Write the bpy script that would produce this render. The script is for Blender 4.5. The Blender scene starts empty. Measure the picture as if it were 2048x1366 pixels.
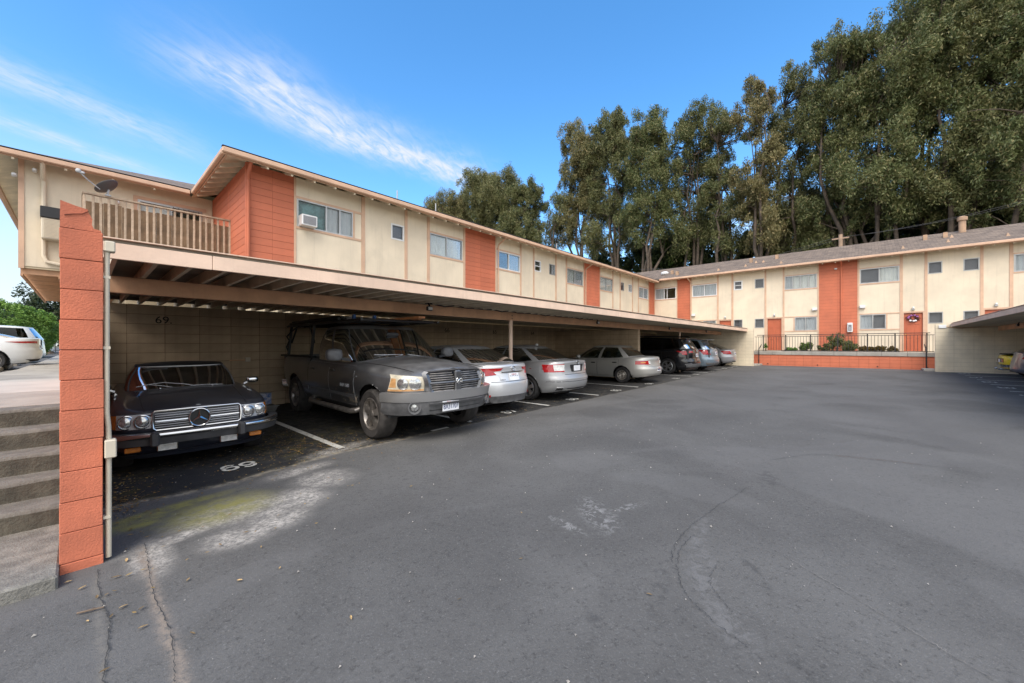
import bpy, math, random
import numpy as np
from mathutils import Vector, Matrix
random.seed(7); RNG = np.random.default_rng(11)
R = math.radians
SC = bpy.context.scene
COL = SC.collection

# ------------------------------------------------------------------ camera, sky, sun, exposure
EYE = 1.53
cd = bpy.data.cameras.new('camera'); cam = bpy.data.objects.new('camera', cd); COL.objects.link(cam)
cd.sensor_width = 36; cd.lens = 36*779/2048; cd.shift_y = 7/2048; cd.clip_end = 3000; cd.clip_start = .05
cam.location = (0, 0, EYE); cam.rotation_euler = (R(90), 0, R(42.18-90))
SC.camera = cam
SC.view_settings.view_transform = 'Standard'; SC.view_settings.look = 'None'
SC.view_settings.gamma = 1; SC.view_settings.use_curve_mapping = False
SC.view_settings.exposure = 1.13
SC.cycles.max_bounces = 6; SC.cycles.diffuse_bounces = 3; SC.cycles.glossy_bounces = 3; SC.cycles.transparent_max_bounces = 12; SC.cycles.use_denoising = True
SUN_EL, SUN_AZ = 50, 210          # degrees; azimuth measured from +X counter-clockwise, where the sun stands
sl = bpy.data.lights.new('sun', 'SUN'); sun = bpy.data.objects.new('sun', sl); COL.objects.link(sun)
sl.energy = 1.5; sl.angle = R(35); sl.color = (1, .95, .88)
sd = Vector((math.cos(R(SUN_EL))*math.cos(R(SUN_AZ)), math.cos(R(SUN_EL))*math.sin(R(SUN_AZ)), math.sin(R(SUN_EL))))
sun.rotation_euler = (-sd).to_track_quat('-Z', 'Y').to_euler(); sun.location = (0, -10, 40)

class NT:
    """tiny helper to write node graphs"""
    def __init__(s, tree): s.t = tree
    def n(s, typ, **kw):
        x = s.t.nodes.new(typ)
        for k, v in kw.items(): setattr(x, k, v)
        return x
    def put(s, sock, v):
        if isinstance(v, bpy.types.NodeSocket): s.t.links.new(v, sock)
        elif v is not None:
            if hasattr(sock.default_value, '__len__') and not hasattr(v, '__len__'): v = (v,)*len(sock.default_value)
            if hasattr(sock.default_value, '__len__') and len(sock.default_value) == 4 and len(v) == 3: v = (*v, 1)
            sock.default_value = v
    def m(s, op, a, b=None, c=None, clamp=False):
        x = s.n('ShaderNodeMath', operation=op, use_clamp=clamp)
        for i, v in enumerate((a, b, c)):
            if v is not None: s.put(x.inputs[i], v)
        return x.outputs[0]
    def mix(s, f, a, b, blend='MIX'):
        x = s.n('ShaderNodeMix', data_type='RGBA', blend_type=blend)
        s.put(x.inputs[0], f); s.put(x.inputs[6], a); s.put(x.inputs[7], b)
        return x.outputs[2]
    def noise(s, vec, scale, detail=4, rough=.55, dist=0):
        x = s.n('ShaderNodeTexNoise'); s.put(x.inputs['Vector'], vec)
        x.inputs['Scale'].default_value = scale; x.inputs['Detail'].default_value = detail
        x.inputs['Roughness'].default_value = rough; x.inputs['Distortion'].default_value = dist
        return x.outputs[0]
    def ramp(s, v, a, b, lo=0., hi=1.):
        x = s.n('ShaderNodeMapRange', interpolation_type='SMOOTHSTEP')
        s.put(x.inputs[0], v); s.put(x.inputs[1], a); s.put(x.inputs[2], b); s.put(x.inputs[3], lo); s.put(x.inputs[4], hi)
        return x.outputs[0]
    def sep(s, v):
        x = s.n('ShaderNodeSeparateXYZ'); s.put(x.inputs[0], v); return x.outputs
    def comb(s, a, b, c):
        x = s.n('ShaderNodeCombineXYZ')
        for i, v in enumerate((a, b, c)): s.put(x.inputs[i], v)
        return x.outputs[0]
    def gauss(s, d, w): return s.m('POWER', 2.718, s.m('MULTIPLY', s.m('MULTIPLY', d, d), -1/(w*w)))

CLOUD_FILL = (10.0, 9.5, 8.9)
world = bpy.data.worlds.new('World'); SC.world = world; world.use_nodes = True
wt = world.node_tree; wt.nodes.clear(); w = NT(wt)
sky = w.n('ShaderNodeTexSky', sky_type='NISHITA', sun_disc=False)
sky.sun_elevation = R(SUN_EL); sky.sun_rotation = R(90-SUN_AZ); sky.altitude = 0
sky.air_density = 1.0; sky.dust_density = .6; sky.ozone_density = 2.2
hs = w.n('ShaderNodeHueSaturation'); hs.inputs['Saturation'].default_value = 1.28; hs.inputs['Value'].default_value = 1.55
hs.inputs['Hue'].default_value = .497
wt.links.new(sky.outputs[0], hs.inputs['Color'])
tc = w.n('ShaderNodeTexCoord')
dx, dy, dz = w.sep(tc.outputs['Generated'])
zc = w.m('MAXIMUM', dz, .02)
pu, pv = w.m('DIVIDE', dx, zc), w.m('DIVIDE', dy, zc)
pvec = w.comb(pu, pv, 0)
wob = w.m('MULTIPLY', w.m('SUBTRACT', w.noise(pvec, 1.7, 3), .5), .5)
# fine fibres run across the streaks, obliquely
fib = w.noise(w.comb(w.m('ADD', w.m('MULTIPLY', pu, 3.2), w.m('MULTIPLY', pv, 1.6)), w.m('SUBTRACT', w.m('MULTIPLY', pv, 9), w.m('MULTIPLY', pu, 5)), 0), 2.4, 5, .62, .9)
fib2 = w.noise(pvec, 5.5, 5, .6, .6)
fib = w.m('ADD', w.m('MULTIPLY', fib, .6), w.m('MULTIPLY', fib2, .4))
def band(c0, c1, wid, u0, u1, amp):
    d = w.m('SUBTRACT', pv, w.m('ADD', w.m('MULTIPLY_ADD', pu, c1, c0), wob))
    g = w.gauss(d, wid)
    e = w.m('MULTIPLY', w.ramp(pu, u0-.15, u0+.35), w.ramp(pu, u1-.5, u1+.3, 1., 0.))
    return w.m('MULTIPLY', w.m('MULTIPLY', g, e), amp)
dens = band(1.74, .05, .17, .16, 1.85, 1.05)
for b in ((2.42, .42, .17, -.9, .42, .62), (2.95, .5, .12, -.6, .42, .5), (-2.2, .25, .3, -3, 2, .7), (-.4, .3, .3, 2.8, 6, .4), (.6, -.3, .25, -5, -1.6, .6)):
    dens = w.m('ADD', dens, band(*b))
dens = w.m('MULTIPLY', dens, w.m('ADD', .22, w.m('MULTIPLY', w.ramp(fib, .30, .68), .78)))
haze = w.ramp(dz, .0, .34, .6, .0)                         # pale air low down
hz2 = w.m('MULTIPLY', w.ramp(w.m('SUBTRACT', dy, dx), .2, .95), w.ramp(dz, .05, .42, .8, .0))
# bright cloud sheet added over the unseen sky behind the viewer, as fill light
back = w.m('MULTIPLY', w.ramp(w.m('ADD', w.m('MULTIPLY', dx, .74), w.m('MULTIPLY', dy, .67)), -.45, .15, 1., 0.), w.ramp(w.noise(tc.outputs['Generated'], 2.2, 3), .3, .65, .45, .9))
dens = w.m('ADD', w.m('MULTIPLY', dens, 1.05), w.m('MAXIMUM', haze, hz2), clamp=True)
skyc = w.mix(back, w.mix(dens, hs.outputs[0], (3.8, 4.1, 4.5)), CLOUD_FILL)
bg = w.n('ShaderNodeBackground'); w.put(bg.inputs[0], skyc); bg.inputs[1].default_value = .1
wo = w.n('ShaderNodeOutputWorld'); wt.links.new(bg.outputs[0], wo.inputs[0])

# ------------------------------------------------------------------ materials
MATS = {}
def srgb(h):
    c = [int(h[i:i+2], 16)/255 for i in (0, 2, 4)]
    return tuple(x/12.92 if x <= .04045 else ((x+.055)/1.055)**2.4 for x in c)
def mat(name, col=(.5, .5, .5), rough=.6, var=.12, scale=3., bump=0., bscale=80., metal=0., coat=0., rnd=0., col2=None, dirt=0., spec=.5, streak=0., emis=0, dscale=1.2):
    if name in MATS: return MATS[name]
    m = bpy.data.materials.new(name); m.use_nodes = True; MATS[name] = m
    k = NT(m.node_tree); b = m.node_tree.nodes['Principled BSDF']
    t = k.n('ShaderNodeTexCoord').outputs['Object']
    f = k.noise(t, scale, 5, .6)
    c2 = col2 or tuple(x*(1-var*1.6) for x in col)
    c1 = tuple(min(1, x*(1+var*.8)) for x in col)
    c = k.mix(k.ramp(f, .3, .7), c2, c1)
    if rnd:
        oi = k.n('ShaderNodeObjectInfo').outputs['Random']
        c = k.mix(1., c, k.comb(*[k.m('MULTIPLY_ADD', oi, 2*rnd, 1-rnd)]*3), 'MULTIPLY')
    if dirt:
        d = k.ramp(k.noise(t, dscale, 7, .68, .4), .52, .74)
        c = k.mix(k.m('MULTIPLY', d, dirt), c, tuple(x*.35+.02 for x in col))
    if streak:
        x, y, z = k.sep(t)
        sn = k.noise(k.comb(k.m('MULTIPLY', x, 9), k.m('MULTIPLY', y, 9), k.m('MULTIPLY', z, .6)), 1., 5, .6)
        c = k.mix(k.m('MULTIPLY', k.ramp(sn, .5, .75), streak), c, tuple(x*.45 for x in col))
    k.put(b.inputs['Base Color'], c)
    b.inputs['Roughness'].default_value = rough; b.inputs['Metallic'].default_value = metal
    b.inputs['Specular IOR Level'].default_value = spec
    if coat: b.inputs['Coat Weight'].default_value = coat; b.inputs['Coat Roughness'].default_value = .05
    if rough > .15: k.put(b.inputs['Roughness'], k.ramp(f, .2, .8, rough*.88, min(1, rough*1.12)))
    if bump:
        bp = k.n('ShaderNodeBump'); bp.inputs['Strength'].default_value = bump; bp.inputs['Distance'].default_value = .02
        k.put(bp.inputs['Height'], k.noise(t, bscale, 5, .6)); m.node_tree.links.new(bp.outputs[0], b.inputs['Normal'])
    if emis: k.put(b.inputs['Emission Color'], col); b.inputs['Emission Strength'].default_value = emis
    return m
def glassmat(name, tint, refl=1.):
    m = bpy.data.materials.new(name); m.use_nodes = True; MATS[name] = m
    nt = m.node_tree; nt.nodes.clear(); k = NT(nt)
    tr = k.n('ShaderNodeBsdfTransparent'); k.put(tr.inputs[0], tint)
    gl = k.n('ShaderNodeBsdfGlossy'); gl.inputs['Roughness'].default_value = .02; k.put(gl.inputs[0], (.95, .97, 1))
    fr = k.n('ShaderNodeFresnel'); fr.inputs[0].default_value = 1.5
    mx = k.n('ShaderNodeMixShader'); k.put(mx.inputs[0], k.m('MULTIPLY', fr.outputs[0], refl, clamp=True))
    nt.links.new(tr.outputs[0], mx.inputs[1]); nt.links.new(gl.outputs[0], mx.inputs[2])
    o = k.n('ShaderNodeOutputMaterial'); nt.links.new(mx.outputs[0], o.inputs[0])
    return m
glassmat('carglass', (.20, .24, .23), .75); glassmat('clearglass', (.50, .58, .53), .7); glassmat('tintglass', (.03, .032, .034), 1.2)
glassmat('lensglass', (.9, .9, .9), 1.2); glassmat('winglass', (.88, .9, .9), .5)
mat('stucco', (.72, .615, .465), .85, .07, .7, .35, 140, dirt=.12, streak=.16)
mat('trim', (.60, .39, .265), .7, .08, 2, .1, 60, dirt=.12)
mat('orange', (.53, .152, .077), .75, .09, 1.2, .25, 90, dirt=.10, rnd=.07)
mat('pillar_orange', (.55, .162, .087), .85, .12, 3.2, .35, 75, dirt=.12, rnd=.05, dscale=3)
mat('fascia', (.80, .585, .44), .7, .08, 1.5, .15, 50, dirt=.10, streak=.18)
mat('beam', (.58, .33, .19), .7, .12, 2, .15, 60, dirt=.25, streak=.15)
mat('joist', (.74, .65, .49), .8, .12, 2, .1, 60, dirt=.25, rnd=.08)
mat('deckunder', (.32, .28, .22), .9, .2, 2, dirt=.35)
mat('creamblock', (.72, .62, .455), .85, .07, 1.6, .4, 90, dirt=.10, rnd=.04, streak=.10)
mat('creamblock_shade', (.50, .375, .245), .9, .12, 1.6, .4, 90, dirt=.25, rnd=.06, streak=.25)  # the cream block paint again, with carport shade mixed into its colour
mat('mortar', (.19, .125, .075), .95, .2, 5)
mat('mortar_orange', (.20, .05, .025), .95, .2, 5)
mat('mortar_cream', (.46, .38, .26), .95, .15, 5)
mat('whitepaint', (.70, .70, .69), .45, .05, 3, dirt=.05)
mat('alu', (.42, .42, .41), .4, .08, 4, metal=.5)
mat('curtain', (.88, .85, .79), .9, .05, 3)
mat('curtain_grey', (.62, .62, .63), .9, .05, 3)
mat('darkroom', (.02, .02, .022), .9)
mat('shade', (.20, .19, .20), .9, .05)
mat('board_teal', (.15, .30, .30), .8, .25, 5)
mat('concrete', (.36, .33, .285), .9, .14, 1.4, .4, 110, dirt=.3)
mat('concrete_light', (.47, .44, .39), .9, .08, 1.2, .3, 110, dirt=.15)
mat('concrete_old', (.155, .147, .128), .92, .16, 9, .5, 60, dirt=.45, dscale=7)
mat('riser_moss_shade', (.105, .098, .076), .95, .22, 9, .5, 50, dirt=.5, dscale=5, streak=.5)  # mossy concrete, with the risers' shade worked into the darker base
mat('blackmetal', (.022, .02, .02), .45, .1)
mat('black', (.012, .012, .013), .5, .1)
mat('concrete_slab', (.21, .20, .175), .92, .22, 8, .7, 60, dirt=.5, dscale=4)
mat('rubber', (.022, .021, .021), .8, .2, 8, .25, 120)
mat('rubber_dusty', (.045, .040, .036), .88, .35, 7, .4, 100, dirt=.2)
mat('chrome', (.60, .605, .61), .16, .03, metal=1.)
mat('silverrim', (.50, .51, .53), .3, .06, metal=.9)
mat('dirtyrim', (.33, .30, .27), .42, .25, 9, metal=.75)
mat('steelrim', (.40, .37, .33), .5, .3, 12, metal=.6)
mat('redlens', (.42, .012, .014), .12, .15, 14, coat=.6)
mat('amber_pale', (.50, .27, .11), .3, .15, 12, coat=.3)
mat('amber', (.60, .20, .03), .15, .1, 20, coat=.6)
mat('whitelens', (.70, .70, .68), .12, .12, 26, coat=.7)
mat('lampglass', (.50, .50, .49), .16, .25, 30, metal=.75, coat=.8)
mat('foglens', (.52, .47, .36), .3, .18, 7, coat=.2)
mat('plate', (.74, .75, .77), .4, .05, 9)
mat('plateblue', (.03, .045, .16), .5, .02)
mat('platered', (.5, .03, .03), .5, .02)
mat('interior', (.045, .043, .042), .8, .2)
mat('interior_blue', (.03, .04, .06), .7, .2)
mat('wood', (.44, .33, .235), .85, .18, 6, .3, 60, dirt=.3, rnd=.18)
mat('ply', (.30, .195, .115), .85, .3, 2.2, .2, 40, dirt=.5, streak=.35, rnd=.12)
mat('pvc', (.60, .53, .41), .5, .06, 3, dirt=.08)
mat('linepaint', (.66, .64, .58), .8, .12, 9, .3, 130, dirt=.55, dscale=9)
mat('dishgrey', (.09, .09, .095), .5, .1)
mat('lightgrey', (.45, .46, .47), .5, .08)
mat('bark', (.24, .17, .12), .9, .35, 1.6, .8, 9, col2=(.09, .065, .045))
mat('vent', (.42, .27, .17), .7, .15)
# ------------------------------------------------------------------ mesh helpers
class MB:
    def __init__(s): s.v = []; s.f = []
    def add(s, vs, fs):
        o = len(s.v); s.v += [tuple(map(float, p)) for p in vs]; s.f += [tuple(i+o for i in f) for f in fs]; return s
    def box(s, x0, y0, z0, x1, y1, z1, bev=0):
        if bev:
            b = bev; vs = []
            def ring(z, i): return [(x0+i+b, y0+i, z), (x1-i-b, y0+i, z), (x1-i, y0+i+b, z), (x1-i, y1-i-b, z), (x1-i-b, y1-i, z), (x0+i+b, y1-i, z), (x0+i, y1-i-b, z), (x0+i, y0+i+b, z)]
            vs = ring(z0, b)+ring(z0+b, 0)+ring(z1-b, 0)+ring(z1, b)
            fs = [tuple(range(7, -1, -1)), tuple(range(24, 32))]
            for r in range(3):
                for i in range(8): fs.append((r*8+i, r*8+(i+1) % 8, r*8+8+(i+1) % 8, r*8+8+i))
            return s.add(vs, fs)
        return s.add([(x0, y0, z0), (x1, y0, z0), (x1, y1, z0), (x0, y1, z0), (x0, y0, z1), (x1, y0, z1), (x1, y1, z1), (x0, y1, z1)],
                     [(3, 2, 1, 0), (4, 5, 6, 7), (0, 1, 5, 4), (1, 2, 6, 5), (2, 3, 7, 6), (3, 0, 4, 7)])
    def quad(s, *p): return s.add(p, [tuple(range(len(p)))])
    def bar(s, a, b, w, h, up=(0, 0, 1)):
        a, b, up = Vector(a), Vector(b), Vector(up); d = (b-a).normalized()
        x = d.cross(up)
        if x.length < 1e-4: x = d.cross(Vector((1, 0, 0)))
        x.normalize(); y = x.cross(d).normalized()
        vs = [p+x*sx*w/2+y*sy*h/2 for p in (a, b) for sx, sy in ((-1, -1), (1, -1), (1, 1), (-1, 1))]
        return s.add(vs, [(0, 1, 2, 3), (7, 6, 5, 4), (0, 4, 5, 1), (1, 5, 6, 2), (2, 6, 7, 3), (3, 7, 4, 0)])
    def tube(s, pts, rad, n=8, caps=True):
        pts = [Vector(p) for p in pts]; rad = rad if hasattr(rad, '__len__') else [rad]*len(pts)
        o = len(s.v); x = None
        for i, p in enumerate(pts):
            d = (pts[min(i+1, len(pts)-1)]-pts[max(i-1, 0)]).normalized()
            if x is None: x = d.orthogonal().normalized()
            x = (x-d*x.dot(d)); x = x.normalized() if x.length > 1e-6 else d.orthogonal().normalized()
            y = d.cross(x)
            for k in range(n):
                a = 2*math.pi*k/n; s.v.append(tuple(p+(x*math.cos(a)+y*math.sin(a))*rad[i]))
        for i in range(len(pts)-1):
            for k in range(n): s.f.append((o+i*n+k, o+i*n+(k+1) % n, o+(i+1)*n+(k+1) % n, o+(i+1)*n+k))
        if caps: s.f.append(tuple(o+k for k in range(n-1, -1, -1))); s.f.append(tuple(o+(len(pts)-1)*n+k for k in range(n)))
        return s
    def lathe(s, prof, n=24, c=(0, 0, 0), ax='y', a0=0, a1=2*math.pi):
        """prof: (radius, axial) list"""
        o = len(s.v); full = abs(a1-a0-2*math.pi) < 1e-6; N = n if full else n+1
        for r, h in prof:
            for k in range(N):
                a = a0+(a1-a0)*k/n; p, q = r*math.cos(a), r*math.sin(a)
                s.v.append({'y': (c[0]+p, c[1]+h, c[2]+q), 'z': (c[0]+p, c[1]+q, c[2]+h), 'x': (c[0]+h, c[1]+p, c[2]+q)}[ax])
        for i in range(len(prof)-1):
            for k in range(n):
                k2 = (k+1) % N; s.f.append((o+i*N+k, o+i*N+k2, o+(i+1)*N+k2, o+(i+1)*N+k))
        return s
    def ell(s, c, r, e=2.0, nu=16, nv=9):
        """rounded box / ellipsoid (superellipsoid, e=2 is a sphere)"""
        o = len(s.v); p = 2/e; g = lambda x: math.copysign(abs(x)**p, x)
        for j in range(nv+1):
            b = -math.pi/2+math.pi*j/nv
            for i in range(nu):
                a = 2*math.pi*i/nu
                s.v.append((c[0]+r[0]*g(math.cos(b))*g(math.cos(a)), c[1]+r[1]*g(math.cos(b))*g(math.sin(a)), c[2]+r[2]*g(math.sin(b))))
        for j in range(nv):
            for i in range(nu): s.f.append((o+j*nu+i, o+j*nu+(i+1) % nu, o+(j+1)*nu+(i+1) % nu, o+(j+1)*nu+i))
        return s
    def grid(s, P, flip=False):
        """P: rows x cols array of points"""
        P = np.asarray(P, float); n, m = P.shape[:2]; o = len(s.v); s.v += [tuple(p) for p in P.reshape(-1, 3)]
        for i in range(n-1):
            for j in range(m-1):
                q = (o+i*m+j, o+i*m+j+1, o+(i+1)*m+j+1, o+(i+1)*m+j); s.f.append(q[::-1] if flip else q)
        return s
    def build(s, name, material, parent=None, smooth=False, **kw):
        me = bpy.data.meshes.new(name); me.from_pydata(s.v, [], s.f); me.update()
        return obj(name, me, material, parent, smooth, **kw)
def obj(name, me, material, parent=None, smooth=False, label=None, cat=None, group=None, kind=None):
    if material and not me.materials: me.materials.append(MATS[material] if isinstance(material, str) else material)
    if smooth:
        me.polygons.foreach_set('use_smooth', [True]*len(me.polygons))
        if smooth != 'all' and hasattr(me, 'set_sharp_from_angle'): me.set_sharp_from_angle(angle=R(38))
    o = bpy.data.objects.new(name, me); COL.objects.link(o); attach(o, parent); tag(o, label, cat, group, kind)
    return o
def attach(o, parent):
    if parent is not None:
        o.parent = parent
        if parent.type == 'EMPTY' and parent.get('_w'): o.matrix_parent_inverse = Matrix.Translation(-Vector(parent['_w']))
def tag(o, label=None, cat=None, group=None, kind=None):
    if label: o['label'] = label
    if cat: o['category'] = cat
    if group: o['group'] = group
    if kind: o['kind'] = kind
    return o
def thing(name, loc, label, cat, group=None, rz=0, world=True):
    """Empty at the thing's base; with world=True its parts are modelled in scene coordinates"""
    o = bpy.data.objects.new(name, None); COL.objects.link(o); o.location = loc; o.rotation_euler = (0, 0, rz); o.empty_display_size = .2
    if world: o['_w'] = tuple(loc)
    return tag(o, label, cat, group)
def B(name, m, parent, *a, bev=0, **kw): return MB().box(*a, bev=bev).build(name, m, parent, **kw)
def shared(name, me, parent, loc=(0, 0, 0), rot=(0, 0, 0), scale=None):
    """another object on the same mesh data, placed in scene coordinates"""
    o = bpy.data.objects.new(name, me); COL.objects.link(o); o.location = loc; o.rotation_euler = rot
    if scale: o.scale = scale
    attach(o, parent); return o
def textobj(name, s, size, m, parent, loc, rot, ext=.002, label=None, align='CENTER', sx=1.):
    cu = bpy.data.curves.new(name, 'FONT'); cu.body = s; cu.size = size; cu.extrude = ext; cu.align_x = align; cu.align_y = 'CENTER'
    t = bpy.data.objects.new(name, cu); me = bpy.data.meshes.new_from_object(t); bpy.data.objects.remove(t); bpy.data.curves.remove(cu)
    me.transform(Matrix.Diagonal((sx, 1, 1, 1)))
    me.materials.clear(); o = obj(name, me, m, parent); o.location = loc; o.rotation_euler = rot
    if label: o['label'] = label
    return o
def spl(pts):
    """monotone cubic through (x, y) points, vectorised"""
    x = np.array([p[0] for p in pts], float); y = np.array([p[1] for p in pts], float)
    if len(x) == 2: return lambda q: np.interp(q, x, y)
    h = np.diff(x); d = np.diff(y)/h; mm = np.zeros(len(x))
    mm[1:-1] = np.where(d[:-1]*d[1:] > 0, 2*d[:-1]*d[1:]/(d[:-1]+d[1:]+1e-12), 0); mm[0] = d[0]; mm[-1] = d[-1]
    def f(q):
        q = np.clip(np.asarray(q, float), x[0], x[-1]); i = np.clip(np.searchsorted(x, q)-1, 0, len(h)-1)
        t = (q-x[i])/h[i]; t2, t3 = t*t, t*t*t
        return (2*t3-3*t2+1)*y[i]+(t3-2*t2+t)*h[i]*mm[i]+(-2*t3+3*t2)*y[i+1]+(t3-t2)*h[i]*mm[i+1]
    return f
GZ = lambda u: .009*u            # the lot rises gently towards the far building
# ------------------------------------------------------------------ ground
def asphalt(name, stains=True):
    m = bpy.data.materials.new(name); m.use_nodes = True; MATS[name] = m
    k = NT(m.node_tree); b = m.node_tree.nodes['Principled BSDF']
    t = k.n('ShaderNodeTexCoord').outputs['Object']; x, y, z = k.sep(t)
    fine = k.noise(t, 70, 6, .8); mid = k.noise(t, 9, 6, .65); big = k.noise(t, .55, 5, .6, .6); grit = k.noise(t, 30, 6, .8)
    c = k.mix(k.ramp(big, .3, .72), (.094, .0905, .086), (.134, .1295, .123))
    c = k.mix(k.m('MULTIPLY', k.ramp(mid, .5, .8), .35), c, (.055, .054, .053))
    c = k.mix(k.m('MULTIPLY', k.ramp(fine, .52, .68), .55), c, (.23, .225, .215))
    c = k.mix(k.m('MULTIPLY', k.ramp(grit, .52, .66), .55), c, (.038, .037, .036))
    pt = k.ramp(k.noise(t, .28, 4, .5, 1.2), .49, .53); c = k.mix(k.m('MULTIPLY', pt, .28), c, (.155, .15, .145))
    # tyre-swept lanes along the drive
    lane = k.noise(k.comb(k.m('MULTIPLY', x, .12), k.m('MULTIPLY', y, .9), 0), 1., 4, .5)
    c = k.mix(k.m('MULTIPLY', k.ramp(lane, .45, .7), .16), c, (.112, .106, .10))
    if stains:
        def blob(cx, cy, sx, sy, rot=0):
            X, Y = k.m('SUBTRACT', x, cx), k.m('SUBTRACT', y, cy); ca, sa = math.cos(R(rot)), math.sin(R(rot))
            p = k.m('DIVIDE', k.m('ADD', k.m('MULTIPLY', X, ca), k.m('MULTIPLY', Y, sa)), sx)
            q = k.m('DIVIDE', k.m('SUBTRACT', k.m('MULTIPLY', Y, ca), k.m('MULTIPLY', X, sa)), sy)
            r = k.m('SQRT', k.m('ADD', k.m('MULTIPLY', p, p), k.m('MULTIPLY', q, q)))
            return k.ramp(r, .25, 1.25, 1., 0.)
        def many(bs):
            o = None
            for q in bs: o = blob(*q) if o is None else k.m('MAXIMUM', o, blob(*q))
            return o
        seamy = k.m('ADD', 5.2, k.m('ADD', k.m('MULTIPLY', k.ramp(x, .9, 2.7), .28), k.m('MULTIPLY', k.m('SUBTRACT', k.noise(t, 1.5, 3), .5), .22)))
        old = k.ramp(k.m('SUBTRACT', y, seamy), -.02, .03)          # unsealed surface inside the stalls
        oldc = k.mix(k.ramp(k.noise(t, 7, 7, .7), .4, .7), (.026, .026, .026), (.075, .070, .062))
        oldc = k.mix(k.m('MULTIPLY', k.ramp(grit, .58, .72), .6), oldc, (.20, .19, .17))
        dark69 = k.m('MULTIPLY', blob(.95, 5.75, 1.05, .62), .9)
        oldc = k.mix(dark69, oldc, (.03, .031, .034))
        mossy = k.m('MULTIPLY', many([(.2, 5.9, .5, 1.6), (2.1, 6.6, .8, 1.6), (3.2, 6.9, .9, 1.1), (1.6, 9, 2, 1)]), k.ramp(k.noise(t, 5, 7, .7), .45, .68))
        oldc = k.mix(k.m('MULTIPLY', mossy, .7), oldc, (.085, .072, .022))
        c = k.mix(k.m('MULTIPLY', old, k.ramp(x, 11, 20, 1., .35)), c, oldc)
        seam = k.m('MULTIPLY', k.gauss(k.m('SUBTRACT', y, seamy), .06), k.ramp(x, 2, 7, 1., .12))
        wh = many([(1.85, 4.55, .36, .36), (1.75, 5.05, .45, .2, 10), (1.40, 4.15, .40, .34, 45), (1.15, 3.85, .34, .3, 45), (.85, 3.70, .30, .24), (.55, 4.05, .4, .10, 15), (.33, 3.8, .14, .4), (2.5, 5.65, .6, .2, 15), (.9, 4.3, .5, .4)])
        wn = k.ramp(k.noise(t, 5, 9, .78, .3), .34, .72)
        gw = k.ramp(grit, .35, .62)
        c = k.mix(k.m('MULTIPLY', k.m('MULTIPLY', wh, k.m('ADD', k.m('MULTIPLY', wn, .75), .28)), k.m('MULTIPLY_ADD', gw, .75, .12)), c, (.68, .63, .56))
        for xc, wd_, co, lo_, hi_ in ((.30, .030, (.24, .20, .165), 1.2, 4.15), (.062, .018, (.16, .15, .135), 1.6, 3.85)):
            dl = k.m('SUBTRACT', x, k.m('MULTIPLY_ADD', k.m('SUBTRACT', k.noise(t, 2.3, 6, .7), .5), .13, xc))
            lm_ = k.m('MULTIPLY', k.gauss(dl, wd_), k.m('MULTIPLY', k.ramp(y, lo_, lo_+.2), k.ramp(y, hi_-.15, hi_, 1., 0.)))
            c = k.mix(k.m('MULTIPLY', lm_, k.ramp(k.noise(t, 26, 5, .7), .32, .55)), c, co)
        c = k.mix(k.m('MULTIPLY', seam, k.ramp(mid, .35, .65)), c, (.33, .29, .22))
        ms = k.m('MULTIPLY', many([(.85, 4.45, .5, .40), (.55, 4.80, .6, .13, 10), (.3, 4.6, .3, .16)]), k.m('ADD', .3, k.m('MULTIPLY', k.ramp(k.noise(t, 7, 6, .7), .34, .62), .7)))
        c = k.mix(k.m('MULTIPLY', ms, .9), c, (.30, .275, .085))
        # worn spots in the open lot
        w2 = k.m('MULTIPLY', many([(3.08, 1.76, .42, .17, 50), (2.72, 1.86, .25, .06, 80), (3.4, 1.62, .22, .06, -20)]), k.ramp(k.noise(t, 13, 9, .78, 1.0), .50, .56))
        c = k.mix(k.m('MULTIPLY', w2, .65), c, (.30, .295, .285))
        w3 = k.m('MULTIPLY', many([(2.75, .80, .5, .11, 18), (2.35, .55, .3, .12, 40), (3.3, .98, .4, .07, 10)]), k.ramp(k.noise(t, 9, 7, .75, .8), .42, .58))
        c = k.mix(k.m('MULTIPLY', w3, .55), c, (.19, .185, .18))
        d3 = k.m('MULTIPLY', many([(2.45, .95, .4, .06, 15), (2.2, .2, .2, .12), (3.0, .55, .3, .06, 30), (5.2, .8, .7, .14, 10), (1.9, 1.1, .3, .06, 20)]), k.ramp(k.noise(t, 11, 7, .75), .48, .6))
        c = k.mix(k.m('MULTIPLY', d3, .45), c, (.05, .05, .05))
    k.put(b.inputs['Base Color'], c)
    k.put(b.inputs['Roughness'], k.ramp(big, .2, .8, .78, .95)); b.inputs['Specular IOR Level'].default_value = .18
    bp = k.n('ShaderNodeBump'); bp.inputs['Strength'].default_value = .55; bp.inputs['Distance'].default_value = .012
    k.put(bp.inputs['Height'], k.noise(t, 75, 4, .75)); m.node_tree.links.new(bp.outputs[0], b.inputs['Normal'])
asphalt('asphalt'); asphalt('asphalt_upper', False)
mat('soil', (.09, .07, .045), .95, .3, 4, .6, 30); mat('drygrass', (.12, .11, .05), .95, .3, .8)

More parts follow.
